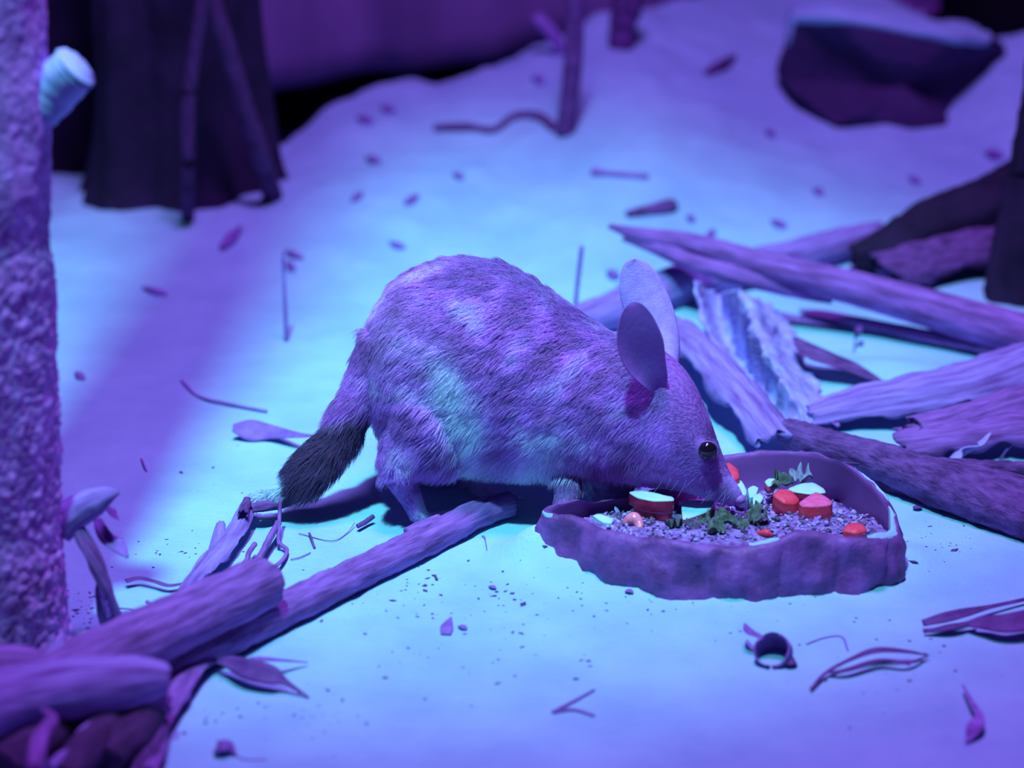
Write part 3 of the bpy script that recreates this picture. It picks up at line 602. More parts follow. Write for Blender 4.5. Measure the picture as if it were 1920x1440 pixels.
leaf('leaf_scrap', [G(1172, 1110, .001), G(1180, 1108, .002), G(1187, 1112, .001)], [.001, .0026, .001], 'leaf', 'tiny leaf scrap on the sand in front of the bowl', fold=.05)
leaf('leaf_scrap', [G(1712, 952, .002), G(1720, 951, .003), G(1728, 952, .002)], [.002, .003, .002], 'leaf_dark', 'dark leaf scrap on the sand right of the bowl', fold=.05)
leaf('leaf_scrap', [G(917, 1100, .001), G(924, 1101, .002), G(930, 1104, .001)], [.001, .0022, .001], 'leaf', 'pale crumb of leaf below the end of the long stick', fold=.05)
# fine twigs and stalks
def twig(pts, lab, r=.0010, m='twig', name='fine_twig'):
    o = stick(name, [gp(px, py, r, up) for px, py, up in pts], m, lab, 'twig', n=30, ang=7, rough=.15, freq=200)
    o['group'] = 'fine twigs on the sand'; return o
twig([(340, 714, 0), (370, 742, 0), (420, 755, .002), (500, 771, .001)], 'faint thin twig on the sand left of the animal', .0016, 'bark_strip')
twig([(265, 860, 0), (270, 872, .002), (275, 884, 0)], 'very short reddish twig left of the gum leaf', .0009)
twig([(525, 935, .03), (524, 970, .016), (522, 1015, .006), (528, 1022, .004), (538, 1032, .003), (530, 1050, .004), (510, 1065, .008), (486, 1076, .014)], 'hooked twig standing by the white tail tip', .0018, 'bark_smooth')
twig([(522, 980, .012), (508, 1005, .01), (490, 1040, .008), (478, 1066, .012)], 'straight twig beside the hooked twig', .0030, 'bark_smooth')
twig([(478, 1020, .01), (466, 1038, .01), (462, 1052, .01), (440, 1074, .012), (425, 1092, .016)], 'knobbly twig between splayed strip and hooked twig', .0024, 'bark_smooth')
twig([(275, 1128, .004), (300, 1142, .004), (340, 1128, .008)], 'thin twig behind the bark roll', .0016)
twig([(212, 1140, .002), (245, 1142, .012), (290, 1146, .010), (330, 1130, .02)], 'upper hair thin stem by the bark roll', .0006)
twig([(212, 1160, .002), (250, 1158, .010), (285, 1168, .006)], 'middle hair thin stem by the bark roll', .0005)
twig([(225, 1176, .002), (250, 1150, .010), (270, 1138, .006)], 'steep hair thin stem by the bark roll', .0005)
twig([(245, 1182, .004), (262, 1160, .008), (290, 1140, .012)], 'slanting hair thin stem touching the bark roll', .0007)
twig([(580, 1000, .001), (584, 1010, .002), (590, 1028, 0)], 'short kinked dark twig below the tail', .0011, 'leaf_dark')
twig([(545, 1049, .001), (562, 1045, .001), (582, 1036, .001)], 'fine pale twig above the long stick', .0005)
twig([(670, 987, .004), (686, 978, .004), (700, 968, .006)], 'short dark stick left of the hind foot', .0022, 'leaf_dark')
twig([(560, 1000, .001), (620, 1014, .001), (650, 1000, .001), (665, 980, .004)], 'curved hair thin stem left of the hind foot', .0004)
twig([(904, 1005, .001), (909, 1008, .002), (913, 1032, 0)], 'bent hair thin stem near the bowl', .0005)
twig([(816, 1079, 0), (818, 1084, .001), (820, 1087, 0)], 'tiny dark twig on bright sand below the long stick', .0010, 'leaf_dark')
twig([(1360, 1070, .002), (1366, 1080, .003), (1374, 1092, 0)], 'tiny pale stem leaning on the front of the bowl', .0005, 'bark_strip')
# dark chips scattered on the far sand, out of focus
far = [(432, 448, 18, -20, .007), (290, 546, 22, 6, .005), (552, 478, 16, 6, .005), (745, 460, 14, 5, .005), (770, 375, 12, -8, .006), (668, 370, 10, -8, .005), (700, 300, 12, 4, .006), (728, 205, 12, 4, .006),
       (685, 225, 14, 4, .006), (1010, 150, 10, 4, .006), (1445, 250, 8, 5, .005), (1535, 360, 8, 5, .005), (1460, 420, 14, 6, .005), (1716, 338, 10, 6, .005), (1865, 290, 16, 4, .007), (1330, 440, 8, -8, .005),
       (150, 705, 8, 6, .004), (1150, 515, 10, 5, .006), (1296, 410, 6, 5, .005), (545, 500, 6, 8, .005), (860, 330, 10, 4, .005)]
where = ['left of the animal below the sapling', 'in the trunk shadow', 'above the blurred stalk', 'just above the back of the animal', 'below the wavy shadow strand', 'left of the chip below the wavy shadow strand', 'left of the wavy shadow strand',
         'on the ridge left of centre', 'near the ridge edge left of centre', 'on the slope left of the slim upright stick', 'below the square boulder on its left', 'far below the square boulder', 'above the middle of the long branch',
         'near the far end of the dark log', 'below the right corner of the square boulder', 'just above the split end of the long branch', 'right of the tree trunk', 'left of the far ear', 'right above the far ear', 'at the top of the blurred stalk', 'on the middle slope above the animal']
for k, (px, py, dx, dy, r) in enumerate(far):
    stick('bark_chip', [gp(px - dx, py - dy, r * .4), gp(px, py, r), gp(px + dx, py + dy, r * .5)], 'leaf', 'blurred dark bark chip ' + where[k], 'bark chip', n=10, ang=8, rough=.3)['group'] = 'bark chips on the far sand'
# dark crumbs nobody could count
vs, fs = [], []
rg = np.random.RandomState(5)
def crumb(p, r):
    o = len(vs); a = rg.uniform(0, 6.28); e = rg.uniform(.5, 2.2)
    for sx, sy, sz in ((1, 0, .3), (-1, 0, .3), (0, 1, .3), (0, -1, .3), (0, 0, .9), (0, 0, -.5)):
        x, y = sx * r * e, sy * r; vs.append((p[0] + x * math.cos(a) - y * math.sin(a), p[1] + x * math.sin(a) + y * math.cos(a), p[2] + sz * r * .6))
    for a_, b_, c_ in ((0, 2, 4), (2, 1, 4), (1, 3, 4), (3, 0, 4), (2, 0, 5), (1, 2, 5), (3, 1, 5), (0, 3, 5)): fs.append((o + a_, o + b_, o + c_))
clusters = [(760, 1110, 140, 60, 60), (1000, 1120, 170, 70, 50), (1300, 1150, 200, 60, 30), (1730, 1000, 110, 40, 40), (170, 1150, 40, 60, 60), (560, 1330, 120, 50, 45), (340, 1320, 60, 60, 25), (900, 1250, 300, 90, 40),
            (330, 1040, 90, 50, 25), (1650, 1250, 180, 100, 30), (500, 900, 150, 80, 20), (560, 1120, 120, 40, 30), (1240, 1060, 200, 40, 14), (250, 1190, 40, 15, 40)]
for cx, cy, sx, sy, nn in clusters:
    for _ in range(nn):
        px, py = rg.normal(cx, sx * .6), rg.normal(cy, sy * .6)
        p = G(min(max(px, 120), 1900), min(max(py, 600), 1436)); crumb(p, abs(rg.normal(0, .0007)) + .0004)
tag(mesh('litter_crumbs', vs, fs, M['leaf_dark']), 'tiny dark crumbs of litter scattered over the pale sand', 'litter', kind='stuff')

# ================================================================== THE BILBY
YB = 0.02                                   # upright plane of the body
def yc(px): return interp(px, [690, 800, 950, 1100, 1200, 1300, 1390], [0.045, 0.045, 0.035, 0.010, -0.015, -0.042, -0.052])
def loft(sections, ns, ang=28, pw=2.0):
    """closed body of elliptical sections: rows (cx, cy, cz, ax, ay, az, bx, by, bz)"""
    A = crom(sections, ns); vs = []; fs = []
    for row in A:
        c, a, b = row[:3], row[3:6], row[6:9]
        for k in range(ang):
            th = 2 * math.pi * k / ang; ct, s_ = math.cos(th), math.sin(th)
            vs.append(c + a * np.sign(ct) * abs(ct) ** (2 / pw) + b * np.sign(s_) * abs(s_) ** (2 / pw))
    for i in range(ns - 1):
        for k in range(ang): a = i * ang + k; b = i * ang + (k + 1) % ang; fs.append((a, b, b + ang, a + ang))
    fs.append(tuple(reversed(range(ang)))); fs.append(tuple((ns - 1) * ang + k for k in range(ang)))
    return vs, fs
def sec(tx, ty, bx, by, wd, dy=0.0, k=0.955):
    px = (tx + bx) / 2; Y = yc(px) + dy; T = W(tx, ty, Y); B = W(bx, by, Y); c = (T + B) / 2; a = (T - B) / 2 * k
    return (*c, *a, 0, wd, 0)
torso = [sec(684, 650, 700, 760, .014), sec(694, 608, 712, 800, .040), sec(728, 548, 738, 838, .060), sec(770, 510, 772, 862, .068), sec(820, 490, 826, 876, .072), sec(880, 483, 888, 886, .073),
         sec(950, 496, 960, 894, .070), sec(1020, 537, 1026, 897, .064), sec(1080, 582, 1090, 897, .056), sec(1140, 618, 1142, 900, .048), sec(1196, 632, 1182, 908, .042), sec(1246, 655, 1220, 914, .040),
         sec(1290, 696, 1256, 918, .036), sec(1322, 756, 1288, 924, .029), sec(1343, 815, 1312, 931, .0215), sec(1359, 860, 1334, 938, .0145), sec(1374, 893, 1354, 944, .0095), sec(1386, 912, 1370, 948, .0068), sec(1393, 926, 1382, 946, .0042)]
body_vf = [loft(torso, 90, 34, 2.1)]
def limb(pts, n=26, ang=14, flat=1.0):
    return tube(pts, n=n, ang=ang, rough=0.0, jag=0.0)
def wl(px, py, Y, r): return (*W(px, py, Y), r)
# near hind leg: thigh, shank, hock, long foot
hip = -0.015
thigh = [sec(728, 690, 730, 800, .024, -.030, 1), sec(752, 670, 755, 862, .034, -.036, 1), sec(785, 668, 792, 886, .037, -.040, 1), sec(820, 690, 826, 890, .036, -.040, 1), sec(852, 730, 856, 882, .030, -.036, 1), sec(880, 770, 882, 866, .018, -.030, 1)]
body_vf.append(loft(thigh, 24, 20))
body_vf.append(limb([wl(792, 820, .000, .034), wl(768, 850, -.004, .0270), wl(752, 880, -.008, .0180), wl(756, 905, -.008, .0125), wl(768, 930, -.008, .0095), wl(780, 954, -.008, .0080), wl(786, 972, -.010, .0070)]))
body_vf.append(limb([wl(780, 958, -.008, .0075), (*G(800, 976, .005), .0066), (*G(830, 972, .005), .0062), (*G(862, 966, .005), .0052), (*G(880, 962, .004), .0035)]))
# far hind leg
body_vf.append(limb([wl(800, 830, .090, .026), wl(838, 862, .092, .016), wl(862, 890, .092, .0105), wl(890, 915, .09, .0085), wl(912, 928, .088, .0075)]))
body_vf.append(limb([wl(880, 908, .09, .008), (*G(915, 930, .005), .0068), (*G(940, 934, .005), .006), (*G(965, 932, .004), .004)]))
# forelegs
body_vf.append(limb([wl(1060, 850, -.005, .020), wl(1062, 880, -.012, .0160), wl(1064, 905, -.020, .0125), wl(1064, 928, -.026, .0110), wl(1058, 947, -.032, .0098), wl(1050, 961, -.037, .0078)]))
body_vf.append(limb([wl(1140, 850, .030, .030), wl(1146, 895, .034, .0235), wl(1140, 920, .038, .0165), wl(1124, 940, .042, .0110), wl(1128, 952, .042, .007)]))
for dx, dy in ((-9, 4), (-4, 8), (3, 8)):
    body_vf.append(limb([wl(1054, 946, -.040, .0042), wl(1050 + dx, 958 + dy * .4, -.044, .0034), wl(1048 + dx, 964 + dy * .6, -.045, .0022)], 10, 10))
# tail
body_vf.append(limb([wl(748, 655, .036, .034), wl(722, 695, .033, .029), wl(694, 735, .029, .0235), wl(660, 775, .024, .0165), wl(640, 815, .02, .0150), wl(610, 852, .014, .0155), wl(580, 885, .010, .0160), wl(556, 908, .008, .0135), wl(538, 920, .006, .0070), wl(500, 932, .004, .0050), wl(470, 937, .003, .0022)], 50, 16))
# brow and cheek
body_vf.append(loft([sec(1300, 800, 1296, 850, .012, -.018, 1), sec(1322, 812, 1316, 880, .014, -.0165, 1), sec(1345, 838, 1338, 890, .010, -.011, 1)], 12, 14))
vs, fs = join(*body_vf)
tmp = mesh('body', vs, fs, M['fur_skin'])
rm = tmp.modifiers.new('remesh', 'REMESH'); rm.mode = 'VOXEL'; rm.voxel_size = 0.0019
smo = tmp.modifiers.new('smooth', 'SMOOTH'); smo.factor = 0.5; smo.iterations = 7
dg = bpy.context.evaluated_depsgraph_get(); ev = tmp.evaluated_get(dg); me = bpy.data.meshes.new_from_object(ev)
nV = len(me.vertices); co = np.empty(nV * 3); me.vertices.foreach_get('co', co); co = co.reshape(-1, 3)
bpy.data.objects.remove(tmp)
def PIX(A):                                 # side view coordinates of an array of points
    v = A - np.array(CAM); f = v[:, 1] * cp - v[:, 2] * sp; u = v[:, 1] * sp + v[:, 2] * cp
    return 960 + FPX * v[:, 0] / f, 720 - FPX * u / f
def vnoise(A, f, s): return np.array([mnoise.noise(V((p[0] * f + s, p[1] * f, p[2] * f - s))) for p in A])
def coat(A):
    """colours of the coat at points of the body, near foreleg darkened for shade"""
    x, y = PIX(A); n = len(A)
    def blob(cx, cy, rx, ry, rot=0):
        c, s = math.cos(rot), math.sin(rot); dx, dy = x - cx, y - cy
        return np.exp(-(((dx * c + dy * s) / rx) ** 2 + ((-dx * s + dy * c) / ry) ** 2))
    g = np.array([0.68, 0.25, 0.82]); wht = np.array([0.72, 0.74, 0.97]); brn = np.array([0.30, 0.15, 0.48]); blk = np.array([0.10, 0.055, 0.14])
    n1 = vnoise(A, 34, 2); n2 = vnoise(A * np.array([1, 1, 1.8]), 80, 6)
    k = np.clip(0.5 + 0.9 * n1 + 0.6 * n2, 0, 1)[:, None]
    c = g * (0.58 + 0.60 * k)
    def mixin(c, col, t): t = np.clip(t, 0, 1)[:, None]; return c * (1 - t) + col * t
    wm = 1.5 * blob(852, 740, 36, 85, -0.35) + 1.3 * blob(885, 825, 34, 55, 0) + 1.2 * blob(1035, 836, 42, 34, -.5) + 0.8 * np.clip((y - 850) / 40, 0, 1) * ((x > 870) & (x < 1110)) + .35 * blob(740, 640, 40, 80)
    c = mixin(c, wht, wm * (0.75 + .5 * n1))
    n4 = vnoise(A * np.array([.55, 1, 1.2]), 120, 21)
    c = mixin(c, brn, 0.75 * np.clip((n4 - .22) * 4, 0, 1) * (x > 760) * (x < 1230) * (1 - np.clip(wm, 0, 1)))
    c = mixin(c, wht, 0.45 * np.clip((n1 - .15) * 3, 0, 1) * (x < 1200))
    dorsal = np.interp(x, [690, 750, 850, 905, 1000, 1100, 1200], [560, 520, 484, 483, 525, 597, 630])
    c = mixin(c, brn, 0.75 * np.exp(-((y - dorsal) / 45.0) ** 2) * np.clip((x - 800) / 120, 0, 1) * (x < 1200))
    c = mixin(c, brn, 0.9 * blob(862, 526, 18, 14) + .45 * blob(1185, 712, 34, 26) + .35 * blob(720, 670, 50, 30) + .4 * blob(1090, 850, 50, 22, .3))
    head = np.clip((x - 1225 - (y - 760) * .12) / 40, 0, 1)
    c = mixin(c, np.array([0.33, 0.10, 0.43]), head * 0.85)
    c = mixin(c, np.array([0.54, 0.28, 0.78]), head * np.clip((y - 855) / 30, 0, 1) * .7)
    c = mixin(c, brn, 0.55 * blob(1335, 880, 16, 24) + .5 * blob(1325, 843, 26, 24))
    tailm = ((x < 700) & (y > 700) & (y - 700 > (x - 700) * -0.2)).astype(float)
    black = tailm * np.clip((y - 800 + (690 - x) * 0.25 + 40 * n1) / 30 + np.clip((x - 655 - (y - 760) * -.4) / 15, 0, 1) * (y > 750), 0, 1)
    c = mixin(c, blk, black)
    c = mixin(c, np.array([0.55, 0.72, 0.86]), (x < 540).astype(float))
    leg = ((x > 715) & (x < 890) & (y > 905)).astype(float)
    c = mixin(c, brn, leg * np.clip((765 - x + (y - 925) * .45) / 12, 0, 1) * .6)
    c = mixin(c, wht, leg * np.clip((x - 772 - (y - 935) * .35) / 12, 0, 1) * np.clip((y - 920) / 18, 0, 1) * (A[:, 1] < .03))
    c = mixin(c, np.array([0.30, 0.10, 0.38]), ((x > 1020) & (x < 1090) & (y > 892)).astype(float) * .95)  # shade under the belly mixed into the near foreleg colour
    return np.clip(c, 0, 1)
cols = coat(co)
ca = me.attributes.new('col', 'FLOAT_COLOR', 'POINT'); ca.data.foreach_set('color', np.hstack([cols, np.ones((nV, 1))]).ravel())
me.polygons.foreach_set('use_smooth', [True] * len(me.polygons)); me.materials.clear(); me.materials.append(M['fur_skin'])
bilby = thing('bilby', G(830, 980), 'grey long eared bilby bent down over the food bowl with black and white tail', 'animal')
body = bpy.data.objects.new('body', me); COL.objects.link(body); attach(body, bilby)
# coat of hair
me.calc_loop_triangles(); nt_ = len(me.loop_triangles); tri = np.empty(nt_ * 3, int); me.loop_triangles.foreach_get('vertices', tri); tri = tri.reshape(-1, 3)
nrm = np.empty(nV * 3); me.vertices.foreach_get('normal', nrm); nrm = nrm.reshape(-1, 3)
a_, b_, c_ = co[tri[:, 0]], co[tri[:, 1]], co[tri[:, 2]]
area = np.linalg.norm(np.cross(b_ - a_, c_ - a_), axis=1)
NH = 110000
ti = np.random.choice(nt_, NH, p=area / area.sum()); u = np.random.rand(NH); v = np.random.rand(NH); fl = u + v > 1; u[fl] = 1 - u[fl]; v[fl] = 1 - v[fl]
root = a_[ti] + (b_[ti] - a_[ti]) * u[:, None] + (c_[ti] - a_[ti]) * v[:, None]
nn = nrm[tri[ti, 0]] + nrm[tri[ti, 1]] + nrm[tri[ti, 2]]; nn /= np.linalg.norm(nn, axis=1)[:, None] + 1e-9
hx, hy = PIX(root)
n1 = vnoise(root, 38, 11); n2 = vnoise(root, 38, 31); n3 = vnoise(root, 110, 17)
d = np.zeros((NH, 3)); d[:, 0] = -1.0; d[:, 2] = -0.35 - 0.7 * np.clip((hy - 600) / 250, 0, 1); d[:, 1] = -0.1
isrump = hx < 760; d[isrump, 2] = -1.1
ishead = hx > 1235; t_ = np.clip((hx - 1235) / 60, 0, 1)[:, None]
d = d * (1 - t_) + np.array([-0.7, 0.0, 0.45]) * t_
istail = (hx < 700) & (hy > 740); d[istail] = (-0.75, 0, -0.75)
isleg = (hy > np.where((hx > 860) & (hx < 1110) & ~((hx > 1030) & (hx < 1090)), 908, 893)) & ~istail; d[isleg] = (0.05, -.1, -1.0); fringe = (hy > 862) & ~isleg & ~istail & (hx < 1200) & (hx > 740); d[fringe] = (-.35, -.35, -1.0)
d += np.stack([n1 * .8, n2 * .5, (n1 - n2) * .7], axis=1) + np.random.randn(NH, 3) * 0.16
d -= nn * (d * nn).sum(axis=1)[:, None]; d /= np.linalg.norm(d, axis=1)[:, None] + 1e-9
ln = np.full(NH, 0.0105) * (1 + 0.35 * n3); ln = np.where(hx > 1180, 0.0105 + (0.0030 - 0.0105) * np.clip((hx - 1180) / 80, 0, 1), ln)
ln = np.where(hx > 1350, 0.0022, ln); ln = np.where(istail, 0.0135, ln); ln = np.where(isleg, 0.0030, ln); ln = np.where(fringe, .0125, ln)
ln = np.where(istail & (hx < 545), .010, ln) * np.random.uniform(0.75, 1.2, NH)
lift = np.where(hx > 1235, 0.22, 0.50) + np.where(istail, .1, 0) + 0.25 * n3 * (hx < 1235) + .15 * (hx < 900)
keep = ~((hx > 1306) & (hx < 1346) & (hy > 824) & (hy < 862) & (root[:, 1] < -.03))
K4 = np.zeros((NH, 4, 3))
for i, t in enumerate((0, .35, .7, 1.0)):
    K4[:, i] = root + (d * t + nn * (lift * (t - 0.45 * t * t))[:, None]) * ln[:, None] - np.array([0, 0, 1]) * (0.12 * t * t * ln)[:, None]
K4 = K4[keep]; hc_col = coat(root[keep]); NHk = len(K4)
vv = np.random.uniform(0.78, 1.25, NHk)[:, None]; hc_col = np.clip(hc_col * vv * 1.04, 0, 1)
hc = bpy.data.hair_curves.new('fur'); hc.add_curves([4] * NHk)
hc.attributes['position'].data.foreach_set('vector', K4.reshape(-1))
ra = hc.attributes.new('radius', 'FLOAT', 'POINT') if 'radius' not in hc.attributes else hc.attributes['radius']
ra.data.foreach_set('value', np.tile(np.array([.00017, .00015, .00010, .00003]), NHk))
cc = hc.attributes.new('col', 'FLOAT_COLOR', 'CURVE'); cc.data.foreach_set('color', np.hstack([hc_col, np.ones((NHk, 1))]).ravel())
hc.materials.append(M['fur'])
fur = bpy.data.objects.new('fur', hc); COL.objects.link(fur); attach(fur, bilby); fur['kind'] = 'stuff'

# eye with its rim
def ball(c, r, nu=24, nv=14, sc=(1, 1, 1)):
    vs = []; fs = []
    for j in range(nv + 1):
        ph = math.pi * j / nv
        for i in range(nu): th = 2 * math.pi * i / nu; vs.append((c[0] + r * sc[0] * math.sin(ph) * math.cos(th), c[1] + r * sc[1] * math.sin(ph) * math.sin(th), c[2] + r * sc[2] * math.cos(ph)))
    for j in range(nv):
        for i in range(nu): a = j * nu + i; b = j * nu + (i + 1) % nu; fs.append((a, b, b + nu, a + nu))
    return vs, fs
def first_hit(px, py):                      # front of the body at a pixel
    dist = (hxv - px) ** 2 + (hyv - py) ** 2; idx = np.where(dist < 6 ** 2)[0]
    return co[idx[np.argmin(co[idx, 1])]] if len(idx) else np.array(W(px, py, -.06))
hxv, hyv = PIX(co)
ec = V(first_hit(1326, 843)); ec = V(W(1326, 843, ec.y + .0036))
eye = mesh('eye', *ball(ec, .0086), M['eye'], bilby)
rim = []
for k in range(24):
    th = 2 * math.pi * k / 24; rim.append((ec.x + 0.0088 * math.cos(th), ec.y - .0020 - .0006 * math.cos(th), ec.z + .0082 * math.sin(th)))
vs, fs = [], []
for i in range(24):
    c = V(rim[i]); o = (c - ec).normalized(); yv = V((0, -1, 0))
    for k in range(6): th = 2 * math.pi * k / 6; vs.append(c + (o * math.cos(th) + yv * math.sin(th)) * .00095)
for i in range(24):
    for k in range(6): a = i * 6 + k; b = i * 6 + (k + 1) % 6; a2 = ((i + 1) % 24) * 6 + k; b2 = ((i + 1) % 24) * 6 + (k + 1) % 6; fs.append((a, b, b2, a2))
mesh('eyelid', vs, fs, M['skin'], bilby)

# ears: cupped blades from base to tip
def ear(mid, wid, cup, face, thick, m_in, m_out, name, label):
    """mid: rows of points base to tip; cup: how deep; face: direction the opening looks"""
    n, K = 40, 21; A = crom([(*p, w_, c_) for p, w_, c_ in zip(mid, wid, cup)], n); C = A[:, :3]
    T = np.gradient(C, axis=0); T /= np.linalg.norm(T, axis=1)[:, None]; F = np.array(face, float); vin, vout = [], []
    for i in range(n):
        f = F - T[i] * F.dot(T[i]); f /= np.linalg.norm(f); s = np.cross(T[i], f); w_ = max(A[i, 3], .0006)
        for k in range(K):
            u = (k / (K - 1) - .5) * 2; an = u * A[i, 4]
            q = C[i] + s * w_ * math.sin(an) / max(math.sin(A[i, 4]), .3) + f * w_ * (1 - math.cos(an)) * 1.1
            vin.append(q); vout.append(q - f * thick * (1 - 0.75 * u * u) - s * 0)
    O = n * K; fi, fo = [], []
    for i in range(n - 1):
        for k in range(K - 1): a = i * K + k; fi.append((a, a + 1, a + K + 1, a + K)); fo.append((O + a, O + a + K, O + a + K + 1, O + a + 1))
        for k in (0, K - 1): a = i * K + k; fo.append((a, a + K, O + a + K, O + a))
    for i in (0, n - 1):
        for k in range(K - 1): a = i * K + k; fo.append((a, a + 1, O + a + 1, O + a))
    o = mesh(name, vin + vout, fi + fo, [m_out, m_in], bilby); o['label'] = label
    for p in o.data.polygons:
        if all(v_ < O for v_ in p.vertices): p.material_index = 1
    return o
E = -0.062
ear([W(1241, 742, E + .012), W(1228, 712, E + .004), W(1207, 672, E), W(1196, 635, E - .004), W(1191, 600, E - .006), W(1188, 576, E - .006), W(1186, 566, E - .005)],
    [.0020, .0100, .0168, .0190, .0150, .0085, .001], [.7, 1.0, 1.0, .85, .7, .6, .5], (0.15, -1.0, 0.05), .0016, M['ear_dark'], M['ear_back'], 'ear', 'near ear with dark inside')
E2 = 0.010
ear([W(1258, 700, E2 - .034), W(1250, 657, E2 - .022), W(1232, 610, E2 - .012), W(1212, 565, E2 - .006), W(1198, 525, E2 - .002), W(1189, 498, E2), W(1187, 483, E2)],
    [.008, .0135, .0185, .0200, .0170, .0105, .001], [1.4, 1.2, .9, .75, .65, .6, .5], (-0.25, 1.0, 0.1), .0016, M['ear_dark'], M['ear_back'], 'ear', 'far ear with pale back')
# nose pad, whiskers, claws
nc = W(1387, 936, yc(1388) - .002)
mesh('nose', *ball(nc, .0052, 18, 12, (1.0, .9, .85)), M['nose'], bilby)
rg = np.random.RandomState(3)
for k in range(15):
    bx, by = (1338 + k * 4.2 + rg.uniform(-3, 3), 926 + rg.uniform(-5, 5)) if k < 10 else (1305 - (k - 10) * 17 + rg.uniform(-5, 5), 908 + rg.uniform(-5, 3))
    p0 = V(first_hit(bx, by - 6)); L = rg.uniform(.007, .020); dr = V((rg.uniform(-.75, -.05), rg.uniform(-.5, -.1), -.9)).normalized()
    vf = tube([(*p0, .00016), (*(p0 + dr * L * .5 + V((-.0012, 0, .0006))), .00013), (*(p0 + dr * L + V((-.0035, 0, .0006))), .00005)], n=8, ang=5, rough=0, jag=0)
    mesh('whisker', *vf, M['whisker'], bilby)
for dx in (-12, -6, 1):
    q = W(1048 + dx, 962, -.046)
    vf = tube([(*q, .0018), (*(q + V((-.002, -.003, -.004))), .0014), (*(q + V((-.003, -.005, -.009))), .0003)], n=8, ang=8, rough=0, jag=0)
    mesh('claw', *vf, M['claw'], bilby)
for k, (px, py) in enumerate(((884, 962), (880, 966), (968, 932))):
    q = G(px, py, .003); vf = tube([(*q, .0018), (*(q + V((.006, 0, -.0005))), .0012), (*(q + V((.010, 0, -.0022))), .0003)], n=8, ang=8, rough=0, jag=0)
    mesh('claw', *vf, M['claw'], bilby)

# ================================================================== THE BOWL AND THE FOOD
ZR = 0.045
rimpx = [(1026, 962, .040), (1080, 972, .042), (1140, 996, .042), (1220, 1012, .043), (1300, 1020, .044), (1380, 1026, .042), (1455, 1014, .046), (1500, 999, .050), (1560, 1004, .047), (1625, 1010, .044), (1672, 996, .042),
         (1668, 958, .044), (1640, 920, .046), (1600, 885, .048), (1555, 862, .050), (1490, 848, .050), (1420, 849, .050), (1350, 860, .047), (1280, 900, .036), (1200, 931, .034), (1120, 943, .036), (1060, 944, .042)]
ctl = [tuple(P(px, py, z)) for px, py, z in rimpx]; NB = 220
rimc = crom_closed(ctl, NB); bc = rimc.mean(axis=0)
tan = np.roll(rimc, -1, axis=0) - np.roll(rimc, 1, axis=0); out = np.stack([tan[:, 1], -tan[:, 0], np.zeros(NB)], axis=1); out /= np.linalg.norm(out, axis=1)[:, None]
if ((rimc - bc) * out).sum() < 0: out = -out
prof = [(0.010, -0.012), (0.012, -0.002), (0.012, 0.008), (0.011, 0.018), (0.009, 0.028), (0.0075, 0.036), (0.006, 0.042), (0.004, 0.0455), (0.001, 0.0462), (-0.0025, 0.0455), (-0.005, 0.042), (-0.008, 0.034), (-0.012, 0.024), (-0.018, 0.015), (-0.028, 0.010)]
vs, fs = [], []
for j, (o_, z_) in enumerate(prof):
    for i in range(NB):
        zz = z_ * rimc[i, 2] / ZR if z_ > 0 else z_
        q = rimc[i] + out[i] * o_; q = np.array([q[0], q[1], zz])
        if j < 7:
            f = 1.0 if j < 6 else 0.5
            q = q + out[i] * f * (0.0060 * nz((q[0] + q[2] * .8, q[1], q[2] * .6), 24, 3) + 0.0085 * (0.35 - abs(nz((q[0] - q[2] * .9, q[1], q[2]), 26, 17))) + 0.0040 * nz(q, 60, 8) + 0.0016 * nz(q, 140, 4) - 0.004 * math.exp(-(abs(nz((q[0], q[1], 0.3 * q[2]), 18, 12)) / .05) ** 2))
            if j == 0: q = q + out[i] * 0.002
            if 1 < j < 6: q[2] += 0.002 * nz(q, 45, 30)
        if 5 < j < 10: q[2] += 0.0022 * nz(q, 60, 9) + 0.001 * nz(q, 140, 2)
        if j >= 9:                          # narrow left end: keep the inner wall from crossing itself
            q = q + (np.array([bc[0], bc[1], q[2]]) - q) * 0.0
        vs.append(q)
L = len(prof)
for j in range(L - 1):
    for i in range(NB): a = j * NB + i; b = j * NB + (i + 1) % NB; fs.append((a, b, b + NB, a + NB))
inn = [(L - 1) * NB + i for i in range(NB)]
nfo = 9 * NB
# medial floor line so that the floor closes under the food
ml = np.array([P(1150, 968, .008), P(1300, 960, .008), P(1480, 935, .008), P(1570, 940, .008)])
def near_ml(q):
    best = None
    for t in np.linspace(0, 1, 40):
        m_ = np.array([np.interp(t, [0, .33, .66, 1], ml[:, k]) for k in range(3)]); dd = np.linalg.norm(m_[:2] - q[:2])
        if best is None or dd < best[0]: best = (dd, m_)
    return best[1]
# pull inner wall rings toward the medial line in proportion so they never cross
for i in range(NB):
    m_ = near_ml(rimc[i]); dist = np.linalg.norm(m_[:2] - rimc[i, :2])
    for j in range(9, L):
        k = min(-prof[j][0] / 0.030, 1.0) * 0.85; off = min(-prof[j][0], dist * k)
        dirn = (m_[:2] - rimc[i, :2]) / (dist + 1e-9); q = vs[j * NB + i]; q[0] = rimc[i, 0] + dirn[0] * off; q[1] = rimc[i, 1] + dirn[1] * off
k0 = len(vs)
for i in range(NB): m_ = near_ml(rimc[i]); vs.append(np.array([m_[0], m_[1], 0.009]))
for i in range(NB): a = (L - 1) * NB + i; b = (L - 1) * NB + (i + 1) % NB; fs.append((a, b, k0 + (i + 1) % NB, k0 + i))
fs.append(tuple(i for i in range(NB)))
bowl = thing('food_bowl', (bc[0], bc[1], 0.0), 'low brown rock shaped food bowl filled with seeds and fruit', 'bowl')
bo = mesh('bowl_body', vs, fs, [M['bowl'], M['bowl_in']], bowl)
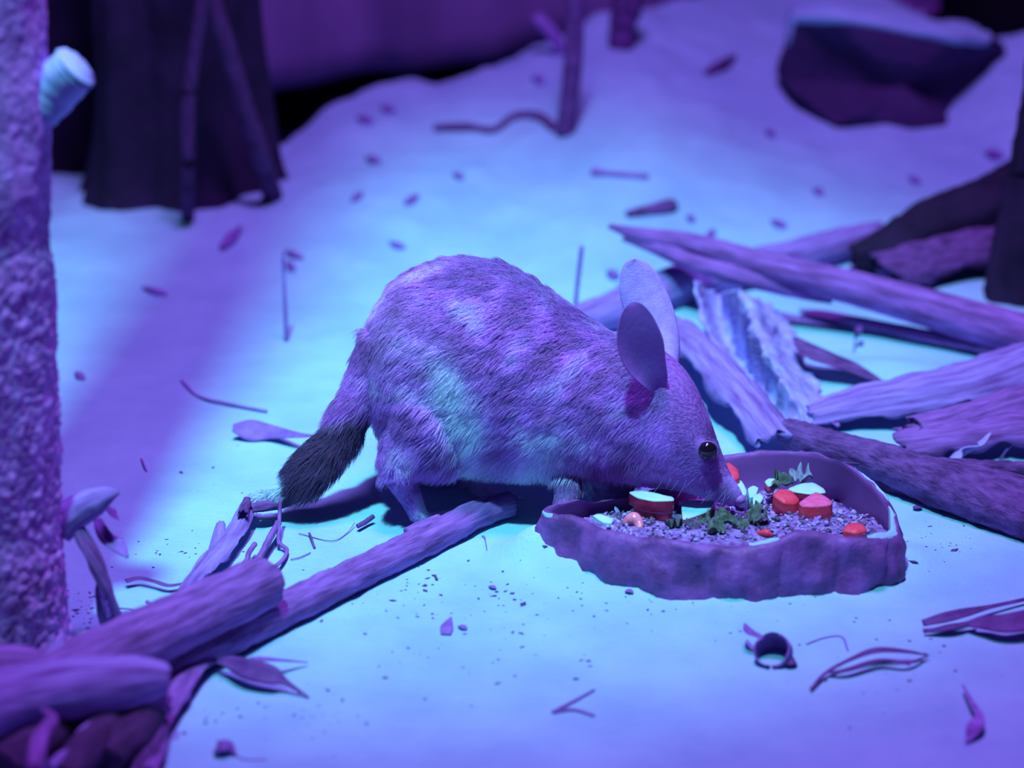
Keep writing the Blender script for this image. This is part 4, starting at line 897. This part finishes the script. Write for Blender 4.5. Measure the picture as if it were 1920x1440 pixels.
for p in bo.data.polygons:
    if min(p.vertices) >= nfo: p.material_index = 1
# sand dust lying along stretches of the rim, following its surface
def dust(x0, x1, front, j0, j1, label):
    ids = []
    for i in range(NB):
        px, py = pix(rimc[i])
        if x0 < px < x1 and (out[i][1] < 0.1) == front: ids.append(i)
    ids.sort(); gap = max(range(len(ids)), key=lambda k: (ids[k] - ids[k - 1]) % NB); ids = ids[gap:] + ids[:gap]; m_ = len(ids); sub = 5; vs_ = []; fs_ = []; cols_ = (j1 - j0) * sub + 1
    for t_ in (0, 1):
        for a_, i in enumerate(ids):
            w_ = math.sin(math.pi * (a_ + .5) / m_) ** .5 * (0.72 + .5 * nz((i * .31, 3, 0), 1.0, j0)); w_ = max(.05, min(1, w_))
            for c_ in range(cols_):
                u_ = ((c_ / (cols_ - 1)) - .5) * w_ + .5; f_ = j0 + u_ * (j1 - j0); j_ = min(int(f_), j1 - 1); g_ = f_ - j_
                q = np.array(vs[j_ * NB + i]) * (1 - g_) + np.array(vs[(j_ + 1) * NB + i]) * g_
                hgt = .0013 * math.sin(math.pi * c_ / (cols_ - 1)) + .0006 * nz(q, 260, 3) * (0 < c_ < cols_ - 1)
                vs_.append(q + np.array([0, 0, hgt if t_ == 0 else -.001]))
    O = m_ * cols_
    for a_ in range(m_ - 1):
        for c_ in range(cols_ - 1):
            k = a_ * cols_ + c_; fs_.append((k, k + 1, k + cols_ + 1, k + cols_)); fs_.append((O + k, O + k + cols_, O + k + cols_ + 1, O + k + 1))
    o = mesh('sand_dust', vs_, fs_, M['sand'], bowl); o['label'] = label
dust(1622, 1672, True, 6, 11, 'sand lying in the right corner of the rim')
dust(1400, 1462, True, 7, 10, 'sand lying on the front of the rim')
dust(1012, 1046, True, 6, 8, 'sand lying on the left end of the rim')
dust(1590, 1672, False, 5, 8, 'sand dusting the right side of the rim')
# seed mash with grains
def inside(x, y):
    c = False; n = NB
    for i in range(n):
        x1, y1 = rimc[i, :2] - out[i, :2] * .004; x2, y2 = rimc[(i + 1) % n, :2] - out[(i + 1) % n, :2] * .004
        if (y1 > y) != (y2 > y) and x < (x2 - x1) * (y - y1) / (y2 - y1) + x1: c = not c
    return c
def mash_z(x, y):
    px, py = pix((x, y, .032)); return 0.017 + 0.012 * sm((py - 915) / 50) + 0.008 * sm((py - 960) / 40) + 0.003 * nz((x, y, 0), 60, 3) - 0.004 * sm((px - 1520) / 80)
vs, fs = [], []; idx = {}
X0, X1, Y0, Y1 = rimc[:, 0].min(), rimc[:, 0].max(), rimc[:, 1].min(), rimc[:, 1].max(); NX, NY = 110, 70
for j in range(NY):
    for i in range(NX):
        x = X0 + (X1 - X0) * i / (NX - 1); y = Y0 + (Y1 - Y0) * j / (NY - 1)
        if inside(x, y): idx[i, j] = len(vs); vs.append((x, y, mash_z(x, y)))
for (i, j) in list(idx):
    k = [(i, j), (i + 1, j), (i + 1, j + 1), (i, j + 1)]
    if all(q in idx for q in k): fs.append(tuple(idx[q] for q in k))
tag(mesh('seed_mash', vs, fs, M['mash']), 'bed of crumbly seed mash filling the food bowl', 'food', kind='stuff')
rg = np.random.RandomState(12); light, dark = ([], []), ([], [])
def grain(dst, p, r):
    vs, fs = dst; o = len(vs); a = rg.uniform(0, 6.28); el = rg.uniform(0.8, 2.0); ph = rg.uniform(-.9, .9); fl = rg.uniform(.25, 1.0)
    for j, (zz, rr) in enumerate(((-.95, .35), (-.3, 1), (.4, .95), (.98, .3))):
        for k in range(6):
            th = 2 * math.pi * k / 6; x, y, z = r * rr * math.cos(th) * el, r * rr * math.sin(th), r * zz * fl
            x, z = x * math.cos(ph) - z * math.sin(ph), x * math.sin(ph) + z * math.cos(ph)
            vs.append((p[0] + x * math.cos(a) - y * math.sin(a), p[1] + x * math.sin(a) + y * math.cos(a), p[2] + z))
    for j in range(3):
        for k in range(6): q = o + j * 6 + k; q2 = o + j * 6 + (k + 1) % 6; fs.append((q, q2, q2 + 6, q + 6))
    fs.append(tuple(o + k for k in range(6))); fs.append(tuple(o + 18 + k for k in range(6)))
cnt = 0
while cnt < 1500:
    px = rg.uniform(1130, 1640); py = rg.uniform(895, 1022); p = P(px, py, .033)
    if not inside(p.x, p.y): continue
    dk = (0.85 if (1290 < px < 1440 and 962 < py < 1004) else 0.38) + .3 * nz((p.x, p.y, 0), 45, 2)
    z = mash_z(p.x, p.y) + rg.uniform(-.0004, .0022); cnt += 1
    grain(dark if rg.rand() < dk else light, (p.x, p.y, z), rg.choice([.0007, .0010, .0014, .0019, .0024], p=[.25, .3, .25, .14, .06]))
tag(mesh('light_seeds', *light, M['seed']), 'pale seeds and pellets strewn over the mash in the bowl', 'food', kind='stuff')
tag(mesh('dark_seeds', *dark, M['seed_dark']), 'dark seeds strewn over the mash in the bowl', 'food', kind='stuff')

# fruit and vegetable pieces: prisms from a plan outline in the bowl
def prism(outline, z0, z1, m_side, m_top, name, label, cat, group, dome=0.0, bev=.0012, tilt=(0, 0)):
    """outline: pixels of the top face at height z1"""
    T = [P(px, py, z1) for px, py in outline]; c = sum(T, V()) / len(T)
    n = 40; C = crom_closed([tuple(p) for p in T], n) * .35 + np.array([np.array(T)[int(i / n * len(T))] * (1 - (i / n * len(T)) % 1) + np.array(T)[(int(i / n * len(T)) + 1) % len(T)] * ((i / n * len(T)) % 1) for i in range(n)]) * .65
    root = thing(name, (c.x, c.y, z0), label, cat, group)
    lv = [(z0, 1.0), (z0 + (z1 - z0) * .5, 1.015), (z1 - bev, 1.0)]; vs = []; fs = []
    def tl(p): return np.array([p[0], p[1], p[2] + (p[0] - c.x) * tilt[0] + (p[1] - c.y) * tilt[1]])
    for z, s in lv:
        for q in C: p = np.array(c) + (q - np.array(c)) * s; p[2] = z; p = tl(p); p[:2] += .0006 * nz(p, 150, 2); vs.append(p)
    for j in range(2):
        for i in range(n): a = j * n + i; b = j * n + (i + 1) % n; fs.append((a, b, b + n, a + n))
    fs.append(tuple(range(n)))
    mesh('skin' if m_side is M['apple_skin'] else 'side', vs, fs, m_side, root)
    vs, fs = [], []
    for s, dz in ((1.0, -bev), (.97, 0), (.7, dome * .6), (.35, dome * .9)):
        for q in C: p = np.array(c) + (q - np.array(c)) * s; p[2] = z1 + dz; p = tl(p); p[2] += .0004 * nz(p, 260, 4) * (s < .99); vs.append(p)
    vs.append(tl(np.array([c.x, c.y, z1 + dome]))); k = len(vs) - 1
    for j in range(3):
        for i in range(n): a = j * n + i; b = j * n + (i + 1) % n; fs.append((a, b, b + n, a + n))
    fs += [(3 * n + i, 3 * n + (i + 1) % n, k) for i in range(n)]
    mesh('flesh' if m_side is M['apple_skin'] else 'cut_face', vs, fs, m_top, root)
    return root
CG = 'carrot pieces in the bowl'; AG = 'apple pieces in the bowl'
prism([(1498, 942), (1512, 932), (1530, 922), (1548, 930), (1561, 940), (1556, 946), (1530, 949), (1505, 948)], .026, .041, M['carrot'], M['carrot_top'], 'carrot_piece', 'quarter round carrot piece with grainy pink top in the middle right of the bowl', 'carrot', CG, dome=.001)
prism([(1449, 932), (1462, 923), (1484, 922), (1499, 932), (1490, 938), (1470, 940)], .026, .040, M['carrot'], M['carrot'], 'carrot_piece', 'tilted carrot piece directly left of the quarter round one', 'carrot', CG, dome=.002, tilt=(-.2, .2))
prism([(1580, 994), (1590, 982), (1606, 979), (1620, 984), (1626, 994), (1604, 999)], .028, .038, M['carrot'], M['carrot'], 'carrot_piece', 'small carrot piece at the right end of the bowl', 'carrot', CG, dome=.002)
prism([(1352, 874), (1366, 866), (1384, 880), (1386, 894), (1372, 900), (1356, 890)], .030, .046, M['carrot'], M['carrot'], 'carrot_piece', 'carrot piece half hidden behind the snout', 'carrot', CG, dome=.002)
prism([(1478, 916), (1498, 907), (1525, 904), (1545, 916), (1548, 922), (1520, 925), (1490, 921)], .026, .036, M['apple_skin'], M['apple_flesh'], 'apple_slice', 'white apple slice lying behind the carrot pieces', 'apple', AG)
prism([(1180, 922), (1205, 919), (1262, 932), (1262, 937), (1226, 938), (1196, 932)], .042, .053, M['apple_skin'], M['apple_flesh'], 'apple_slice', 'upper red skinned apple slice under the chin', 'apple', AG)
prism([(1188, 946), (1210, 947), (1260, 954), (1254, 961), (1225, 960), (1200, 954)], .029, .041, M['apple_skin'], M['apple_flesh'], 'apple_slice', 'lower red skinned apple slice under the chin', 'apple', AG)
prism([(1278, 940), (1300, 937), (1340, 940), (1330, 956), (1300, 968), (1280, 972)], .030, .038, M['apple_skin'], M['apple_flesh'], 'apple_slice', 'pale topped apple slice just below the jaw', 'apple', AG)
prism([(1375, 902), (1390, 900), (1400, 918), (1399, 926), (1388, 928), (1380, 920)], .028, .040, M['apple_flesh'], M['apple_flesh'], 'apple_cube', 'white apple cube touching the nose', 'apple', AG)
prism([(1402, 916), (1412, 910), (1422, 914), (1418, 926), (1406, 932)], .028, .038, M['apple_flesh'], M['apple_flesh'], 'apple_cube', 'white apple cube right of the one at the nose', 'apple', AG)
prism([(1412, 930), (1424, 924), (1432, 932), (1424, 944), (1412, 944)], .028, .038, M['green_pale'], M['apple_flesh'], 'apple_cube', 'greyish fruit chunk below the two white cubes', 'fruit', AG)
prism([(1434, 902), (1444, 896), (1456, 898), (1450, 908), (1440, 910)], .030, .038, M['carrot_top'], M['apple_flesh'], 'apple_cube', 'pinkish apple cube at the back of the bowl', 'apple', AG)
prism([(1112, 966), (1124, 963), (1150, 972), (1146, 980), (1130, 978)], .030, .041, M['apple_flesh'], M['apple_flesh'], 'apple_cube', 'flat white apple piece at the left end of the bowl', 'apple', AG)
pc = P(1188, 976, .038)
vf = tube([(*P(1172, 984, .036), .003), (*P(1180, 975, .040), .0048), (*P(1190, 972, .042), .0052), (*P(1198, 982, .039), .0042), (*P(1200, 992, .037), .002)], n=24, ang=14, rough=.12, freq=160, jag=.1)
tag(recentre(mesh('pink_morsel', *vf, M['pink'])), 'glossy curled pink morsel at the front left of the bowl', 'food')
vf = tube([(*P(1420, 1000, .038), .0015), (*P(1437, 999, .040), .003), (*P(1448, 1004, .038), .0014)], n=12, ang=10, rough=.2)
tag(recentre(mesh('carrot_crumb', *vf, M['carrot'])), 'orange crumb at the front rim of the bowl', 'carrot')
# shredded greens
rg = np.random.RandomState(31)
def frond(c, s, m, label):
    n = 16; vs = []; fs = []; a0 = rg.uniform(0, 6)
    for j in range(7):
        for i in range(n):
            u = (i / (n - 1) - .5) * 2; t = j / 6
            p = V((u * s * (0.5 + .6 * math.sin(t * 2.6)) , (t - .5) * 1.5 * s, 0)); p.rotate(Matrix.Rotation(a0, 3, 'Z'))
            h = s * (0.45 * math.sin(u * 7 + t * 5 + a0) * (0.3 + t) + .4 * nz((u, t, a0), 2.5, 1) + .5 * t)
            vs.append((c[0] + p.x, c[1] + p.y * .8, c[2] + h + .002))
    for j in range(6):
        for i in range(n - 1): a = j * n + i; fs.append((a, a + 1, a + n + 1, a + n))
    O = len(vs); vs += [(x, y, z - .0007) for x, y, z in vs]; fs += [tuple(O + q for q in reversed(f)) for f in fs]
    return tag(recentre(mesh('leafy_green', vs, fs, M[m])), label, 'leafy green', 'shredded greens in the bowl')
for px, py, z, s, m, lb in ((1470, 905, .036, .010, 'green', 'dark frilly green shred standing at the back of the bowl'), (1500, 900, .034, .010, 'green_pale', 'pale limp green shred above the white apple slice'), (1452, 915, .034, .007, 'green', 'dark green bit left of the white apple slice'),
                             (1330, 985, .036, .009, 'green', 'dark wet green shred at the front centre of the bowl'), (1362, 978, .037, .010, 'green', 'dark green shred right of the front centre one'), (1345, 998, .038, .008, 'green', 'dark green scrap nearest the front rim'),
                             (1418, 976, .038, .009, 'green', 'folded dark green leaf in the middle of the seeds'), (1418, 958, .037, .006, 'green', 'small dark green leaf tip among the seeds'), (1390, 990, .037, .007, 'green', 'dark green bit between seeds and front rim'),
                             (1262, 988, .037, .007, 'green', 'dark green bit below the apple slices'), (1300, 992, .037, .007, 'seed_dark', 'blackish scrap left of the front centre greens')):
    frond(P(px, py, z), s, m, lb)
